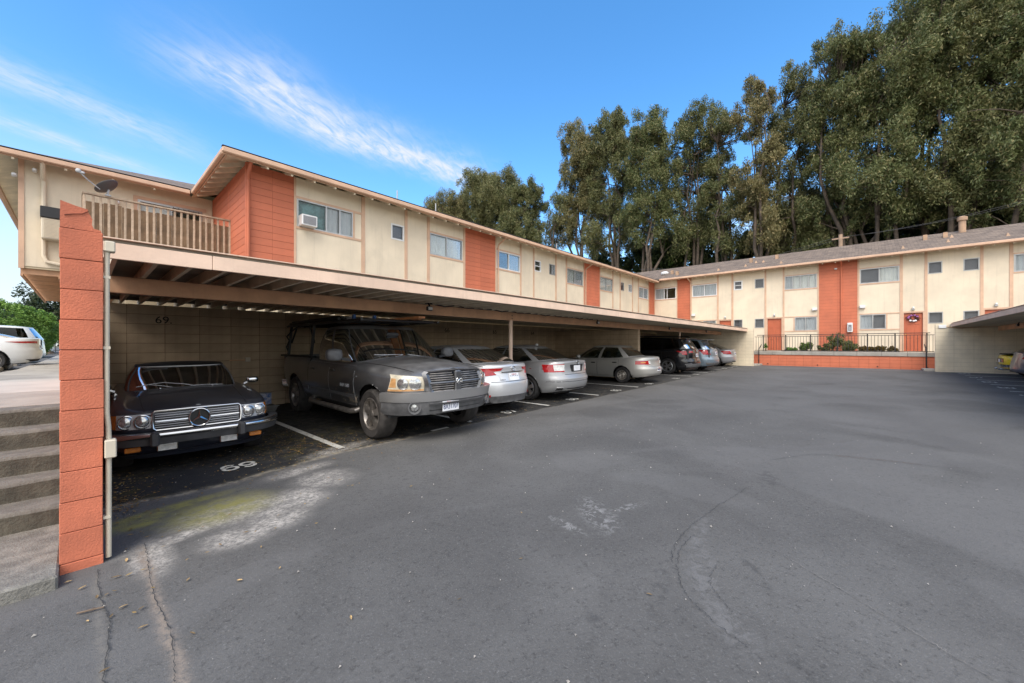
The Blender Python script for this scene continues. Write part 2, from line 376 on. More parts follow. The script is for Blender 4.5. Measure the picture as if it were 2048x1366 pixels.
MB().quad((-1400, -1400, -.7), (1400, -1400, -.7), (1400, 1400, -.7), (-1400, 1400, -.7)).build('terrain', 'drygrass', kind='structure')
xs = np.concatenate([np.arange(-14, 8, .5), np.arange(8, 31.3, 1.)]); ys = np.concatenate([np.arange(-14, -2, 1.), np.arange(-2, 8, .5), np.arange(8, 11.6, .5)])
P = np.array([[(a, b, GZ(a)) for b in ys] for a in xs])
LOT = MB().grid(P, flip=True).build('asphalt_lot', 'asphalt', smooth='all', kind='structure')
UP = .68
MB().grid(np.array([[(-150, 6.0, .6), (-150, 20, UP), (-150, 200, UP)], [(-1.2, 6.0, .6), (-1.15, 20, UP), (-.9, 200, UP)]]), flip=True).build('upper_parking', 'asphalt_upper', kind='structure')
wk = MB(); pts = [(-3.2, 6.42), (-1.55, 12.6), (-1.25, 16), (-1.12, 24), (-.9, 60)]
# sidewalk beside the building: a pale near slab, then older flags behind it
MB().add([(-9, 6.4, .905), (-.102, 6.4, .905), (-.102, 8.3, .905), (-9, 8.3, .905), (-9, 6.4, .3), (-.102, 6.4, .3), (-.102, 8.3, .3), (-9, 8.3, .3)], [(0, 1, 2, 3), (4, 5, 1, 0), (3, 2, 6, 7), (0, 3, 7, 4)]).build('walkway', 'concrete', kind='structure')
MB().box(-9, 8.302, .3, -.102, 11.3, .9).build('landing_slab', 'concrete_light', kind='structure')
wk = MB(); ed = [(-9, 11.302), (-2.6, 11.302), (-1.55, 14.5), (-1.25, 18), (-1.15, 26), (-1.0, 70)]
wk.add([(a, b, .83-.0*b) for a, b in ed]+[(2.9, b, .83) for a, b in ed]+[(a, b, .5) for a, b in ed], [(i, i+6, i+7, i+1) for i in range(5)]+[(i, i+1, i+13, i+12) for i in range(5)])
wk.build('sidewalk', 'concrete', kind='structure')
B('pavement_slab', 'concrete_slab', None, -9, 3.75, -.3, -.102, 4.85, .085, bev=.012, kind='structure')
stp = thing('concrete_steps', (-4.5, 4.83, .08), 'worn mossy concrete steps going up beside the orange block wall', 'steps')
zz = [.085, .245, .405, .57, .74, .905]; yy = [4.83, 5.15, 5.42, 5.77, 6.09, 6.4]
for i in range(5):
    m_ = MB(); y0, z1 = yy[i], zz[i+1]; n = 60; X = np.linspace(-9, -.103, n)
    rows = []
    for (dy, dz) in ((0, zz[i]-.05-z1), (.0, -.03), (.006, -.012), (.02, -.002), (.045, 0), (yy[i+1]-y0+.02 if i < 4 else .33, 0 if i < 4 else -.004)):
        rows.append([(x, y0+dy+(.006*math.sin(x*7+i*2)+.004*math.sin(x*23+i))*(1 if abs(dz) < .05 else .3), z1+dz+.004*math.sin(x*11+i*3)*(dy < .03)) for x in X])
    m_.grid(np.array(rows[1:]), flip=True).build('tread', 'concrete_old', stp, smooth=True); MB().grid(np.array(rows[:2]), flip=True).build('riser', 'riser_moss_shade', stp)

# painted lines and stall numbers on the lot
def ground_quad(name, m, parent, pts, dz=.012): return MB().quad(*[(p[0], p[1], GZ(p[0])+dz) for p in pts]).build(name, m, parent)
for i, u in enumerate((2.53, 5.02, 7.52, 9.87, 12.5, 17.8, 20.3, 22.7, 25.1)):
    w_ = .05
    ground_quad('stall_line', 'linepaint', LOT, [(u-w_, 5.62), (u+w_, 5.62), (u+w_, 10.9), (u-w_, 10.9)])
for u in (27.3, 25.1, 22.75, 20.6, 18.25, 15.8, 13.4, 11): ground_quad('stall_line', 'linepaint', LOT, [(u-.05, -8.9), (u+.05, -8.9), (u+.05, -3.14), (u-.05, -3.14)])
ground_quad('stall_line', 'linepaint', LOT, [(4.05, 5.50), (4.42, 5.52), (4.42, 5.60), (4.05, 5.58)])
DIG = {'6': [[(.85, .86), (.5, 1), (.15, .86), (.06, .56)], [(.06, .46), (.12, .16), (.5, 0), (.88, .16), (.94, .32), (.86, .52), (.5, .62), (.22, .52)]],
       '9': [[(.15, .14), (.5, 0), (.85, .14), (.94, .44)], [(.94, .54), (.88, .84), (.5, 1), (.12, .84), (.06, .68), (.14, .48), (.5, .38), (.78, .48)]],
       '7': [[(.05, .97), (.95, .97), (.45, 0)]], '5': [[(.9, .97), (.18, .97), (.14, .56)], [(.14, .5), (.5, .62), (.88, .46), (.92, .26), (.7, .03), (.3, .0), (.06, .14)]],
       '4': [[(.68, 0), (.68, 1), (.05, .32), (.95, .32)]], '3': [[(.08, .86), (.5, 1), (.88, .8), (.8, .58), (.45, .52)], [(.5, .5), (.9, .36), (.88, .12), (.5, 0), (.08, .14)]],
       '2': [[(.08, .8), (.4, 1), (.85, .85), (.85, .6), (.06, .03)], [(.12, .03), (.95, .03)]], '1': [[(.25, .8), (.55, 1), (.55, 0)]],
       '0': [[(.46, 1), (.14, .86), (.05, .5), (.14, .14), (.46, 0)], [(.54, 0), (.86, .14), (.95, .5), (.86, .86), (.54, 1)]], '8': [[(.5, .54), (.16, .66), (.16, .9), (.5, 1), (.84, .9), (.84, .66), (.54, .54)], [(.5, .5), (.08, .36), (.1, .1), (.5, 0), (.9, .1), (.92, .36), (.54, .5)]]}
def smoothpath(pts, n=7):
    p = np.array(pts, float); out = []
    for i in range(len(p)-1):
        a, b, c, d = p[max(i-1, 0)], p[i], p[i+1], p[min(i+2, len(p)-1)]
        for t in np.linspace(0, 1, n, endpoint=False): out.append(.5*((2*b)+(c-a)*t+(2*a-5*b+4*c-d)*t*t+(3*b-a-3*c+d)*t**3))
    return np.array(out+[p[-1]])
def stencil(s, cx, cy, wid, hgt, sw, flip=1, dz=.014):
    """stencilled number painted on the lot, read from the drive"""
    m_ = MB()
    for j, ch in enumerate(s):
        for st in DIG[ch]:
            p = smoothpath(st) if ch not in '714' else np.array(st, float)
            q = np.stack([cx+flip*((j-(len(s)-1)/2)*wid*1.22+(p[:, 0]-.5)*wid), cy+flip*(p[:, 1]-.5)*hgt], 1)
            t = np.gradient(q, axis=0); nn = np.stack([-t[:, 1], t[:, 0]], 1); nn /= np.linalg.norm(nn, axis=1)[:, None]+1e-9
            a, b = q+nn*sw/2, q-nn*sw/2
            m_.grid(np.array([[(*p_, GZ(p_[0])+dz) for p_ in a], [(*p_, GZ(p_[0])+dz) for p_ in b]]))
    return m_.build('stall_number', 'linepaint', LOT)
for s, u in (('69', 1.31), ('67', 6.27), ('66', 8.75), ('65', 11.2), ('64', 13.75), ('63', 16.4), ('62', 19), ('61', 21.5), ('60', 23.9), ('59', 26.2)): stencil(s, u, 5.77, .155, .23, .042)
for s, u in (('50', 26.4), ('51', 23.92), ('52', 21.7), ('53', 19.45), ('54', 17)): stencil(s, u, -3.29, .2, .3, .05, -1)
mat('crack_dark', (.042, .041, .040), .9); mat('crack_light', (.20, .185, .165), .95, .4, 14, .5, 60); mat('rust', (.13, .07, .04), .9, .3, 8)
def crack(path, w_, m, jit=.03, n=40, dz=.010):
    p = smoothpath(path, max(4, n//(len(path)-1))); p = p+RNG.normal(0, jit*.5, p.shape)+np.cumsum(RNG.normal(0, jit*.35, p.shape), 0)*.4
    t = np.gradient(smoothpath(path, max(4, n//(len(path)-1))), axis=0); nn = np.stack([-t[:, 1], t[:, 0]], 1); nn /= np.linalg.norm(nn, axis=1)[:, None]+1e-9
    ww = w_*.6*(.25+1.2*RNG.random(len(p)))[:, None]; ww[0] = ww[-1] = .001
    MB().grid(np.array([[(*q, GZ(q[0])+dz) for q in p+nn*ww/2], [(*q, GZ(q[0])+dz) for q in p-nn*ww/2]])).build('crack', m, LOT)
crack([(.07, 3.85), (.08, 3.4), (.1, 3.08), (.07, 2.54), (.09, 1.9)], .009, 'crack_dark', .006, 90)
crack([(.32, 4.1), (.305, 3.6), (.295, 3.15), (.315, 2.7), (.285, 2.3)], .007, 'crack_dark', .005, 90, .012)
crack([(3.34, .42), (3.12, .1), (2.97, -.1), (2.85, -.27), (2.75, -.42)], .006, 'crack_light', .007, 130)
crack([(4.7, .9), (4.1, .98), (3.45, 1.04), (3.0, 1.02), (2.72, .96)], .005, 'crack_dark', .012, 140)
crack([(3.25, 1.0), (2.85, .99), (2.5, .84), (2.3, .62), (2.2, .4)], .006, 'crack_dark', .010, 140)
crack([(3.3, .98), (3.3, .7), (3.34, .42)], .003, 'crack_dark', .010, 80)
crack([(2.9, .75), (2.65, .72), (2.45, .55)], .004, 'crack_dark', .008, 90)
crack([(5.9, .9), (6.6, .48), (6.85, -.1), (6.9, -.7)], .009, 'crack_dark', .008, 90)
crack([(6.68, .3), (6.82, -.2), (6.86, -.5)], .016, 'rust', .008, 60, .012)

# ------------------------------------------------------------------ walls made of blocks
def blockwall(name, m, mortar, axis, c0, th, h0, h1, zf, zt, ch, bw, label, singles=None, parent=None, gap=.007, first=0., stuffname='far_blocks', proud=.006):
    """axis 'x': wall runs along x at y=c0..c0+th; blocks stand a little proud of the mortar. singles(h, row) -> own object"""
    mk = (lambda a0, d0, z0, a1, d1, z1: (a0, d0, z0, a1, d1, z1)) if axis == 'x' else (lambda a0, d0, z0, a1, d1, z1: (d0, a0, z0, d1, a1, z1))
    if parent is None:
        l = (h0+h1)/2; t_ = thing(name, (l, c0, zf(l)) if axis == 'x' else (c0, l, zf(c0)), label, 'wall')
    else: t_ = parent
    core = MB(); zmin = min(zf(h0 if axis == 'x' else c0), zf(h1 if axis == 'x' else c0))-.1
    core.box(*mk(h0+.004, c0+proud, zmin, h1-.004, c0+th-proud, zt-.006)); core.build('mortar', mortar, t_)
    cache = {}; rest = MB(); nrest = 0
    edges = [h0]+list(np.arange(h0+(first or bw), h1-.06, bw))+[h1]
    for a0, a1 in zip(edges[:-1], edges[1:]):
        zg = zf((a0+a1)/2 if axis == 'x' else c0); rows = []; z = zt
        while z > zg-.03: rows.append((max(z-ch, zg-.06), z)); z -= ch
        for r, (z0, z1) in enumerate(rows):
            args = mk(a0+gap/2, c0, z0+gap/2, a1-gap/2, c0+th, z1-gap/2)
            if singles and singles(a0, r):
                key = (round(a1-a0, 3), round(z1-z0, 3))
                if key not in cache:
                    w_, h_ = a1-a0-gap, z1-z0-gap
                    o = MB().box(*mk(0, 0, 0, w_, th, h_), bev=.004).build('block', m, t_); cache[key] = o.data
                else: o = shared('block', cache[key], t_)
                o.location = (args[0]+random.uniform(-.0015, .0015), args[1]+random.uniform(-.0025, .0025), args[2]+random.uniform(-.001, .001))
            else: rest.box(*args); nrest += 1
    if nrest: rest.build(stuffname, m, t_, kind='stuff')
    return t_
# near end wall: its broken orange end faces the drive
pw = thing('block_wall', (0, 7.4, 0), 'orange painted block wall end with a broken top block', 'wall')
B('mortar', 'mortar_orange', pw, -.094, 3.968, -.2, .094, 10.99, 2.27)
cuts = [3.96+.4*i for i in range(18)]+[11.0]; rest = MB()
zrow = [-.15]+[.065+.2045*i for i in range(12)]
for r in range(12):
    for i in range(len(cuts)-1):
        z0, z1 = zrow[r]+.002, zrow[r+1]-.002
        if i == 0:
            b = .0035; j = lambda: random.uniform(-.003, .003)
            m_ = MB().box(-.1+j(), cuts[0]+j()*.5, z0, .1+j(), cuts[1]-.007, z1, bev=b); m_.build('block', 'pillar_orange', pw)
        else: rest.box(-.1, cuts[i], z0, .1, cuts[i+1]-.007, z1)
rest.build('wall_blocks', 'pillar_orange', pw, kind='stuff')
bt = MB(); prof = [(-.1, 2.318), (.092, 2.315), (.088, 2.33), (.055, 2.335), (.045, 2.36), (.048, 2.40), (.03, 2.44), (.026, 2.462), (-.03, 2.474), (-.098, 2.495)]
n = len(prof); vs = [(a, 3.962, z) for a, z in prof]+[(a*.96-.002, 4.24, z-.02*(i > 2)) for i, (a, z) in enumerate(prof)]
bt.add(vs, [tuple(range(n)), tuple(range(2*n-1, n-1, -1))]+[(i, i+n, (i+1) % n+n, (i+1) % n) for i in range(n)]); bt.build('broken_block', 'pillar_orange', pw, label='broken top block with a crack across it')
MB().tube([(-.08, 3.958, 2.40), (-.04, 3.957, 2.415), (0, 3.957, 2.425), (.03, 3.958, 2.45)], .003, 5).build('crack', 'mortar_orange', pw)
# back wall of the left carport
bw = blockwall('block_wall', 'creamblock_shade', 'mortar', 'x', 11.0, .19, .1, 27.5, GZ, 2.365, .2, .58, 'long shaded cream block wall at the back of the left carport', singles=lambda a, r: a < 15.2, first=.5)
mat('signblack', (.015, .013, .012), .7)
for s, u in (('69.', 1.16), ('68', 3.9), ('67', 6.3), ('66', 8.7), ('65', 11.1), ('64', 13.5)): textobj('stall_number', s, .21, 'signblack', bw, (u, 10.994, 2.05), (R(90), 0, 0), .002, sx=1.1)
ob = B('outlet_box', 'pvc', bw, 2.62, 10.955, 1.13, 2.72, 10.994, 1.23, bev=.006); MB().tube([(2.3, 10.98, 1.17), (2.62, 10.98, 1.17)], .012, 6).build('conduit', 'beam', bw)
blockwall('block_wall', 'creamblock_shade', 'mortar', 'y', 15.2, .2, 6.85, 10.99, GZ, 2.17, .2, .41, 'cream block partition wall behind the old champagne sedan', parent=None)
ew = blockwall('block_wall', 'creamblock', 'mortar_cream', 'y', 27.5, .2, 5.05, 11.19, GZ, 2.55, .2, .41, 'cream block end wall beside the far silver sedan at the left carport')
MB().tube([(27.47, 6.2, .37), (27.505, 6.2, .37)], .035, 10).build('drain_hole', 'black', ew)
er = blockwall('block_wall', 'creamblock', 'mortar_cream', 'y', 27.5, .2, -9.2, -2.5, GZ, 2.52, .2, .61, 'cream block end wall of the right carport behind the yellow car')
blockwall('block_wall', 'creamblock_shade', 'mortar', 'x', -9.2, .19, 10, 27.49, GZ, 2.32, .2, .61, 'cream block wall at the back of the right carport')
B('wall_switch', 'whitepaint', er, 27.46, -2.62, 2.33, 27.497, -2.85, 2.48, bev=.006)
MB().tube([(27.48, -2.85, 2.40), (27.48, -3.2, 2.33), (27.48, -4.2, 2.35), (27.48, -6, 2.40)], .012, 6).build('cable', 'beam', er)
mat('scuff', (.05, .03, .02), .9)
for y_, z_, l_ in ((-5.0, .95, .5), (-5.2, .72, .45), (-4.85, 1.2, .12), (-4.7, .73, .7)): B('scuff', 'scuff', er, 27.4975, y_-l_/2, z_, 27.499, y_+l_/2, z_+.012)

# ------------------------------------------------------------------ carports
def carport(label, sgn, yf, yb, yj, x0, x1, posts, lights, loc, zf0=2.36, end=False):
    t_ = thing('carport', loc, label, 'carport'); s = sgn
    seg = np.linspace(x0, x1, 10) if not end else np.linspace(x0, x1, 7)
    seg = [x0, x0+.85]+list(np.arange(x0+.85+4.9, x1-2, 4.9))+[x1]
    for a, b in zip(seg[:-1], seg[1:]): B('fascia_board', 'fascia', t_, a+.002, min(yf, yf+s*.035), zf0+random.uniform(-.002, .002), b-.002, max(yf, yf+s*.035), zf0+.155, bev=.004)
    B('roof_deck', 'deckunder', t_, x0, min(yf+s*.036, yj), 2.522, x1, max(yf+s*.036, yj), 2.55)
    B('gap_cover', 'deckunder', t_, x0, yj-s*.42, 2.44, x1, yj-s*.40, 2.519) if s > 0 else None  # dark board added over the joist gaps to cut the bright strip behind
    B('roof_edge', 'fascia', t_, x0, min(yf-s*.012, yf+s*.06), 2.552, x1, max(yf-s*.012, yf+s*.06), 2.562)
    B('beam', 'beam', t_, x0+.02, min(yb, yb+s*.09), 2.17, x1-.06, max(yb, yb+s*.09), 2.376, bev=.006)
    me = None; n = int((x1-x0)/.297)
    for i in range(n):
        x = x0+.1+i*.297
        if me is None:
            o = MB().box(-.02, min(yf+s*.038, yj), 2.38, .02, max(yf+s*.038, yj), 2.52).build('joist', 'joist', t_); me = o.data
        else: o = shared('joist', me, t_)
        o.location = (x+random.uniform(-.012, .012), 0, 0)
    for x in posts:
        yc = yb+s*.045
        p = MB().lathe([(0, 0), (.052, 0), (.052, 2.17-GZ(x))], 14, (x, yc, GZ(x)), 'z').build('post', 'fascia', t_, smooth=True)
        B('bracket', 'beam', p, x-.06, yb-s*.004 if s > 0 else yb, 2.172, x+.06, yb if s > 0 else yb+.004, 2.33)
        for zz_ in (2.22, 2.29): MB().lathe([(0, -s*.012), (.014, -s*.012), (.014, 0)], 8, (x, yb-s*.004, zz_), 'y').build('bolt', 'blackmetal', p)
    for x in lights:
        y = yb-s*.02
        l = MB().tube([(x, y, 2.40), (x, y-s*.10, 2.395), (x+.01, y-s*.13, 2.33)], .018, 8).build('floodlight', 'blackmetal', t_, smooth=True)
        MB().box(x-.065, min(y-s*.11, y-s*.17), 2.235, x+.065, max(y-s*.11, y-s*.17), 2.325, bev=.01).build('lamp_head', 'blackmetal', l)
        B('lens', 'whitelens', l, x-.05, min(y-s*.171, y-s*.176), 2.25, x+.05, max(y-s*.171, y-s*.176), 2.31)
    return t_
cl = carport('long left carport with tan fascia and joists sheltering the parked cars', 1, 5.35, 6.80, 11.5, .12, 27.48, (7.5, 20.0), (4.8, 11.62, 18.1, 23.7), (13.8, 8, 0))
carport('right carport with tan fascia over the yellow car', -1, -3.0, -4.40, -9.6, 9, 27.48, (12.4, 20.0), (17.8, 23.5), (18, -6, 0), 2.385)
cb = [(4.9, 6.76, 2.40)]+[(5.0+.3*i, 6.77, 2.395-.02*(i % 2)-.015*math.sin(i*2.1)) for i in range(22)]+[(11.5, 6.76, 2.39)]
MB().tube(cb, .012, 6).build('cable', 'black', cl, smooth=True)
B('tube_lamp', 'lightgrey', cl, .35, 8.6, 2.33, .95, 8.68, 2.375, bev=.01)
# conduit, junction box and downpipe head on the broken wall's inner corner
pc = thing('downpipe', (.13, 4.02, 0), 'cream pipe with a junction box beside the orange block wall', 'pipe')
MB().tube([(.127, 4.0, .02), (.127, 4.0, .70), (.127, 4.0, .86), (.125, 4.0, .95), (.118, 3.99, 1.05), (.118, 3.99, 2.16), (.118, 3.99, 2.2)], [.016, .016, .016, .016, .015, .015, .019], 10).build('pipe', 'pvc', pc, smooth=True)
B('pipe_head', 'pvc', pc, .104, 3.955, 2.19, .16, 4.03, 2.265, bev=.006)
jb = B('junction_box', 'pvc', pc, .105, 3.93, .735, .165, 4.03, .86, bev=.006); MB().ell((.166, 3.985, .80), (.006, .026, .038), 2.5, 12, 6).build('socket', 'black', jb, smooth=True)
for z_ in (.3, 1.5, 2.0): B('pipe_clip', 'pvc', pc, .1, 3.975, z_, .136, 4.02, z_+.02)
# ------------------------------------------------------------------ apartment buildings
def shingle_mat():
    m = bpy.data.materials.new('shingle'); m.use_nodes = True; MATS['shingle'] = m
    k = NT(m.node_tree); b = m.node_tree.nodes['Principled BSDF']; t = k.n('ShaderNodeTexCoord').outputs['Object']
    x, y, z = k.sep(t)
    br = k.n('ShaderNodeTexBrick'); k.put(br.inputs['Vector'], k.comb(y, k.m('MULTIPLY', z, 2.9), 0))
    br.inputs['Scale'].default_value = 1; br.inputs['Brick Width'].default_value = .3; br.inputs['Row Height'].default_value = .15
    br.inputs['Mortar Size'].default_value = .006; br.inputs['Bias'].default_value = 0
    k.put(br.inputs['Color1'], (.25, .19, .145)); k.put(br.inputs['Color2'], (.11, .085, .07)); k.put(br.inputs['Mortar'], (.05, .04, .035))
    c = k.mix(k.m('MULTIPLY', k.ramp(k.noise(t, 6, 5), .35, .7), .6), br.outputs[0], (.20, .155, .125)); k.put(b.inputs['Base Color'], c); b.inputs['Roughness'].default_value = .95
    bp = k.n('ShaderNodeBump'); bp.inputs['Strength'].default_value = .8; bp.inputs['Distance'].default_value = .02; k.put(bp.inputs['Height'], br.outputs[1]); bp.invert = True
    m.node_tree.links.new(bp.outputs[0], b.inputs['Normal'])
shingle_mat()
class Wall:
    """a wall plane: h runs along it, d stands out of it"""
    def __init__(s, axis, c): s.ax, s.c = axis, c
    def args(s, h0, d0, z0, h1, d1, z1):
        if s.ax == 'x': return (min(h0, h1), s.c-d1, z0, max(h0, h1), s.c-d0, z1)     # faces -y
        return (s.c-d1, min(h0, h1), z0, s.c-d0, max(h0, h1), z1)                      # faces -x
    def p(s, h, d, z): return (h, s.c-d, z) if s.ax == 'x' else (s.c-d, h, z)
    def box(s, name, m, par, h0, d0, z0, h1, d1, z1, bev=0, **kw): return MB().box(*s.args(h0, d0, z0, h1, d1, z1), bev=bev).build(name, m, par, **kw)
def panel(W, par, h0, h1, z0, z1, holes, name='stucco_panel', m='stucco', d=0.):
    if h0 > h1: h0, h1 = h1, h0
    mb = MB(); hs = sorted({h0, h1, *[q for a in holes for q in a[:2]]}); zs = sorted({z0, z1, *[q for a in holes for q in a[2:]]})
    for a, b in zip(hs[:-1], hs[1:]):
        for c, e in zip(zs[:-1], zs[1:]):
            mh, mz = (a+b)/2, (c+e)/2
            if not any(q[0] < mh < q[1] and q[2] < mz < q[3] for q in holes): mb.box(*W.args(a, d-.15, c, b, d, e))
    return mb.build(name, m, par)
def curtain(W, par, h0, h1, z0, z1, m, amp=.018, d=-.075):
    n = max(6, int((h1-h0)/.035)); H = np.linspace(h0, h1, n); ph = random.random()*6
    dd = [d+amp*math.sin(i*1.35+ph)+amp*.5*math.sin(i*.47+ph*2) for i in range(n)]
    MB().grid(np.array([[W.p(h, q, z0) for h, q in zip(H, dd)], [W.p(h, q*1.0, z1) for h, q in zip(H, dd)]])).build('curtain', m, par, smooth='all')
def window(W, par, a, b, z0, z1, frame='alu', mull=(.5,), fill=('curtain',), fw=.045, horiz=False, trimpar=None, sash=True):
    """fill: what hangs behind each light"""
    a, b = min(a, b), max(a, b); mb = MB(); o = .014
    for r in ((a, z0, b, z0+fw), (a, z1-fw, b, z1), (a, z0+fw, a+fw, z1-fw), (b-fw, z0+fw, b, z1-fw)): mb.box(*W.args(r[0], -.06, r[1], r[2], o, r[3]))
    cuts = [0]+list(mull)+[1]
    for q in mull:
        if horiz: c = z0+(z1-z0)*q; mb.box(*W.args(a+fw, -.05, c-.02, b-fw, o-.004, c+.02))
        else: c = a+(b-a)*q; mb.box(*W.args(c-.022, -.05, z0+fw, c+.022, o-.004, z1-fw))
    wn = mb.build('window', frame, par); W.box('pane', 'winglass', wn, a+fw, -.034, z0+fw, b-fw, -.030, z1-fw)
    for i in range(len(cuts)-1):
        f = fill[i % len(fill)]
        if f is None: continue
        if horiz: r = (a+fw*.5, b-fw*.5, z0+(z1-z0)*cuts[i], z0+(z1-z0)*cuts[i+1])
        else: r = (a+(b-a)*cuts[i], a+(b-a)*cuts[i+1], z0+.01, z1-.01)
        if f in ('shade', 'board_teal'): W.box('blind', f, wn, r[0], -.12, r[2], r[1], -.112, r[3])
        else: curtain(W, wn, r[0]+.01, r[1]-.01, r[2], r[3], f)
    return wn
def orange(W, par, a, b, z0, z1, ch=.2, single=False, cols=2, d=.012):
    a, b = min(a, b), max(a, b); W_ = (b-a)/cols
    pn = W.box('orange_panel', 'mortar_orange', par, a, -.15, z0, b, d-.007, z1)
    rest = MB(); me = {}; n = int(math.ceil((z1-z0)/ch))
    for i in range(cols):
        for r in range(n):
            zt = z1-r*ch; zb = max(z0, zt-ch)
            ar = W.args(a+i*W_+(.002 if i else 0), d-.02, zb+.0035, a+(i+1)*W_-.002, d, zt-.0035)
            if single:
                key = round(zt-zb, 3)
                if key not in me:
                    o = MB().box(0, 0, 0, ar[3]-ar[0], ar[4]-ar[1], ar[5]-ar[2], bev=.003).build('block', 'orange', pn); me[key] = o.data
                else: o = shared('block', me[key], pn)
                o.location = (ar[0], ar[1]+random.uniform(-.001, .001), ar[2])
            else: rest.box(*ar)
    if not single: rest.build('panel_blocks', 'orange', pn, kind='stuff')
def trimv(W, par, a, b, z0, z1): W.box('trim_board', 'trim', par, a, -.02, z0, b, .024, z1)
def trimh(W, par, a, b, z, h=.07): W.box('trim_board', 'trim', par, a+.001, -.02, z, b-.001, .020, z+h)
PITCH = .37
def hiproof(par, x0, x1, y0, y1, ze, th=.05):
    """hip roof over a rectangle: shingles on top, cream sheathing below"""
    lx, ly = x1-x0, y1-y0; r = min(lx, ly)/2; zr = ze+PITCH*r
    if lx > ly: A, B_ = (x0+r, (y0+y1)/2, zr), (x1-r, (y0+y1)/2, zr); fs = [(0, 1, 5, 4), (1, 2, 5), (2, 3, 4, 5), (3, 0, 4)]
    else: A, B_ = ((x0+x1)/2, y0+r, zr), ((x0+x1)/2, y1-r, zr); fs = [(0, 1, 4), (1, 2, 5, 4), (2, 3, 5), (3, 0, 4, 5)]
    vs = [(x0, y0, ze), (x1, y0, ze), (x1, y1, ze), (x0, y1, ze), A, B_]
    rf = MB().add(vs, fs).build('roof', 'shingle', par)
    MB().add([(a, b, c-th) for a, b, c in vs], [f[::-1] for f in fs]).build('roof_sheathing', 'joist', rf)
    return rf
LW, FW, RW = Wall('x', 12.6), Wall('y', 31.0), Wall('x', 16.8)
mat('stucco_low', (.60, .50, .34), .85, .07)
# ---- left wing
lb = thing('apartment_building', (16, 16, .9), 'two-storey cream and orange apartment wing standing behind the left carport', 'building')
ZT, ZB = 6.54, 3.55
wins = dict(W1=(4.32, 6.03), W2=(7.44, 7.97), W3=(9.13, 10.77), W4=(12.84, 14.5), W5=(15.62, 16.16), W6=(16.89, 17.42), W7=(18.57, 20.25), W8=(22.32, 23.95), W9=(25.13, 25.66), W10=(26.37, 26.94), W11=(28.08, 29.78))
def wz(n): return (5.34, 5.91) if n in ('W2', 'W5', 'W6', 'W9', 'W10') else (5.09, 5.92)
def hol(*n): return [(wins[q][0], wins[q][1], *wz(q)) for q in n]
for a, b, h in ((4.23, 6.4, hol('W1')), (6.4, 8.05, hol('W2')), (8.05, 9.05, []), (9.05, 10.9, hol('W3')), (12.78, 14.54, hol('W4')), (14.54, 15.56, []), (15.56, 17.5, hol('W5', 'W6')), (17.5, 18.51, []), (18.51, 20.37, hol('W7')),
                (22.28, 24.02, hol('W8')), (24.02, 25.08, []), (25.08, 27.03, hol('W9', 'W10')), (27.03, 28.02, []), (28.02, 29.9, hol('W11'))): panel(LW, lb, a, b, ZB, ZT, h)
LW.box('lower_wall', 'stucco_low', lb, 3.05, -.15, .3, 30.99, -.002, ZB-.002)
orange(LW, lb, 3.09, 4.23, ZB, ZT, single=True)
for a, b in ((10.93, 12.74), (20.41, 22.25), (29.95, 30.985)): orange(LW, lb, a, b, ZB, ZT, cols=2 if b < 30 else 1, single=b < 13)
for a, b in ((4.23, 4.29), (6.33, 6.45), (8.0, 8.11), (8.99, 9.11), (10.84, 10.93), (12.74, 12.81), (14.49, 14.59), (15.51, 15.61), (17.44, 17.56), (18.45, 18.57), (20.32, 20.41), (22.25, 22.31), (23.96, 24.08), (25.02, 25.13), (26.96, 27.09), (27.96, 28.07), (29.82, 29.95)): trimv(LW, lb, a, b, ZB, ZT)
for a, b in ((4.29, 6.33), (9.11, 10.84), (12.81, 14.49), (18.57, 20.32), (22.31, 23.96), (28.07, 29.82)):
    trimh(LW, lb, a, b, 5.922); trimh(LW, lb, a, b, 5.018)
trimv(LW, lb, 6.035, 6.09, 5.09, 5.92)
for n, fr, ml, fl, hz in (('W1', 'alu', (.5, .75), ('board_teal', 'curtain_grey', 'curtain_grey'), 0), ('W2', 'whitepaint', (), ('shade',), 0), ('W3', 'alu', (.5,), ('curtain',), 0), ('W4', 'whitepaint', (.5,), (None, 'curtain_grey'), 0),
                          ('W5', 'whitepaint', (.5,), (None, 'shade'), 1), ('W6', 'alu', (.5,), (None, 'curtain_grey'), 0), ('W7', 'alu', (.5,), ('curtain', 'curtain_grey'), 0), ('W8', 'alu', (.5,), ('curtain',), 0), ('W9', 'alu', (), ('shade',), 0), ('W10', 'whitepaint', (.5,), ('shade',), 0), ('W11', 'whitepaint', (.5,), ('curtain_grey',), 0)):
    z0, z1 = wz(n); window(LW, lb, *wins[n], z0, z1, fr, ml, fl, horiz=bool(hz), fw=.05 if fr == 'whitepaint' else .035)
# side of the projecting part, and the set-back part with the balcony
SW = Wall('y', 3.05)
so = SW.box('side_wall', 'mortar_orange', lb, 12.60, -.14, ZB, 16.8, .0, ZT)
me = {}
for r in range(15):
    zt = ZT-.2*r; zb = max(zt-.2, ZB)
    for a, b in ((12.585, 14.68), (14.684, 16.78)):
        k_ = (round(b-a, 3), round(zt-zb, 3))
        if k_ not in me: o = MB().box(0, 0, 0, .02, b-a, zt-zb-.007, bev=.003).build('siding_board', 'orange', so); me[k_] = o.data
        else: o = shared('siding_board', me[k_], so)
        o.location = (3.036, a, zb+.0035)
orange_post = MB().box(3.0, 12.54, ZB, 3.09, 12.63, ZT+.02, bev=.01).build('corner_post', 'orange', lb)
MB().tube([(3.02, 11.98, 6.52), (3.02, 12.1, 6.42), (3.03, 12.42, 6.16), (3.05, 12.5, 6.05), (3.05, 12.5, ZB)], .042, 8).build('downspout', 'orange', lb, smooth=True)
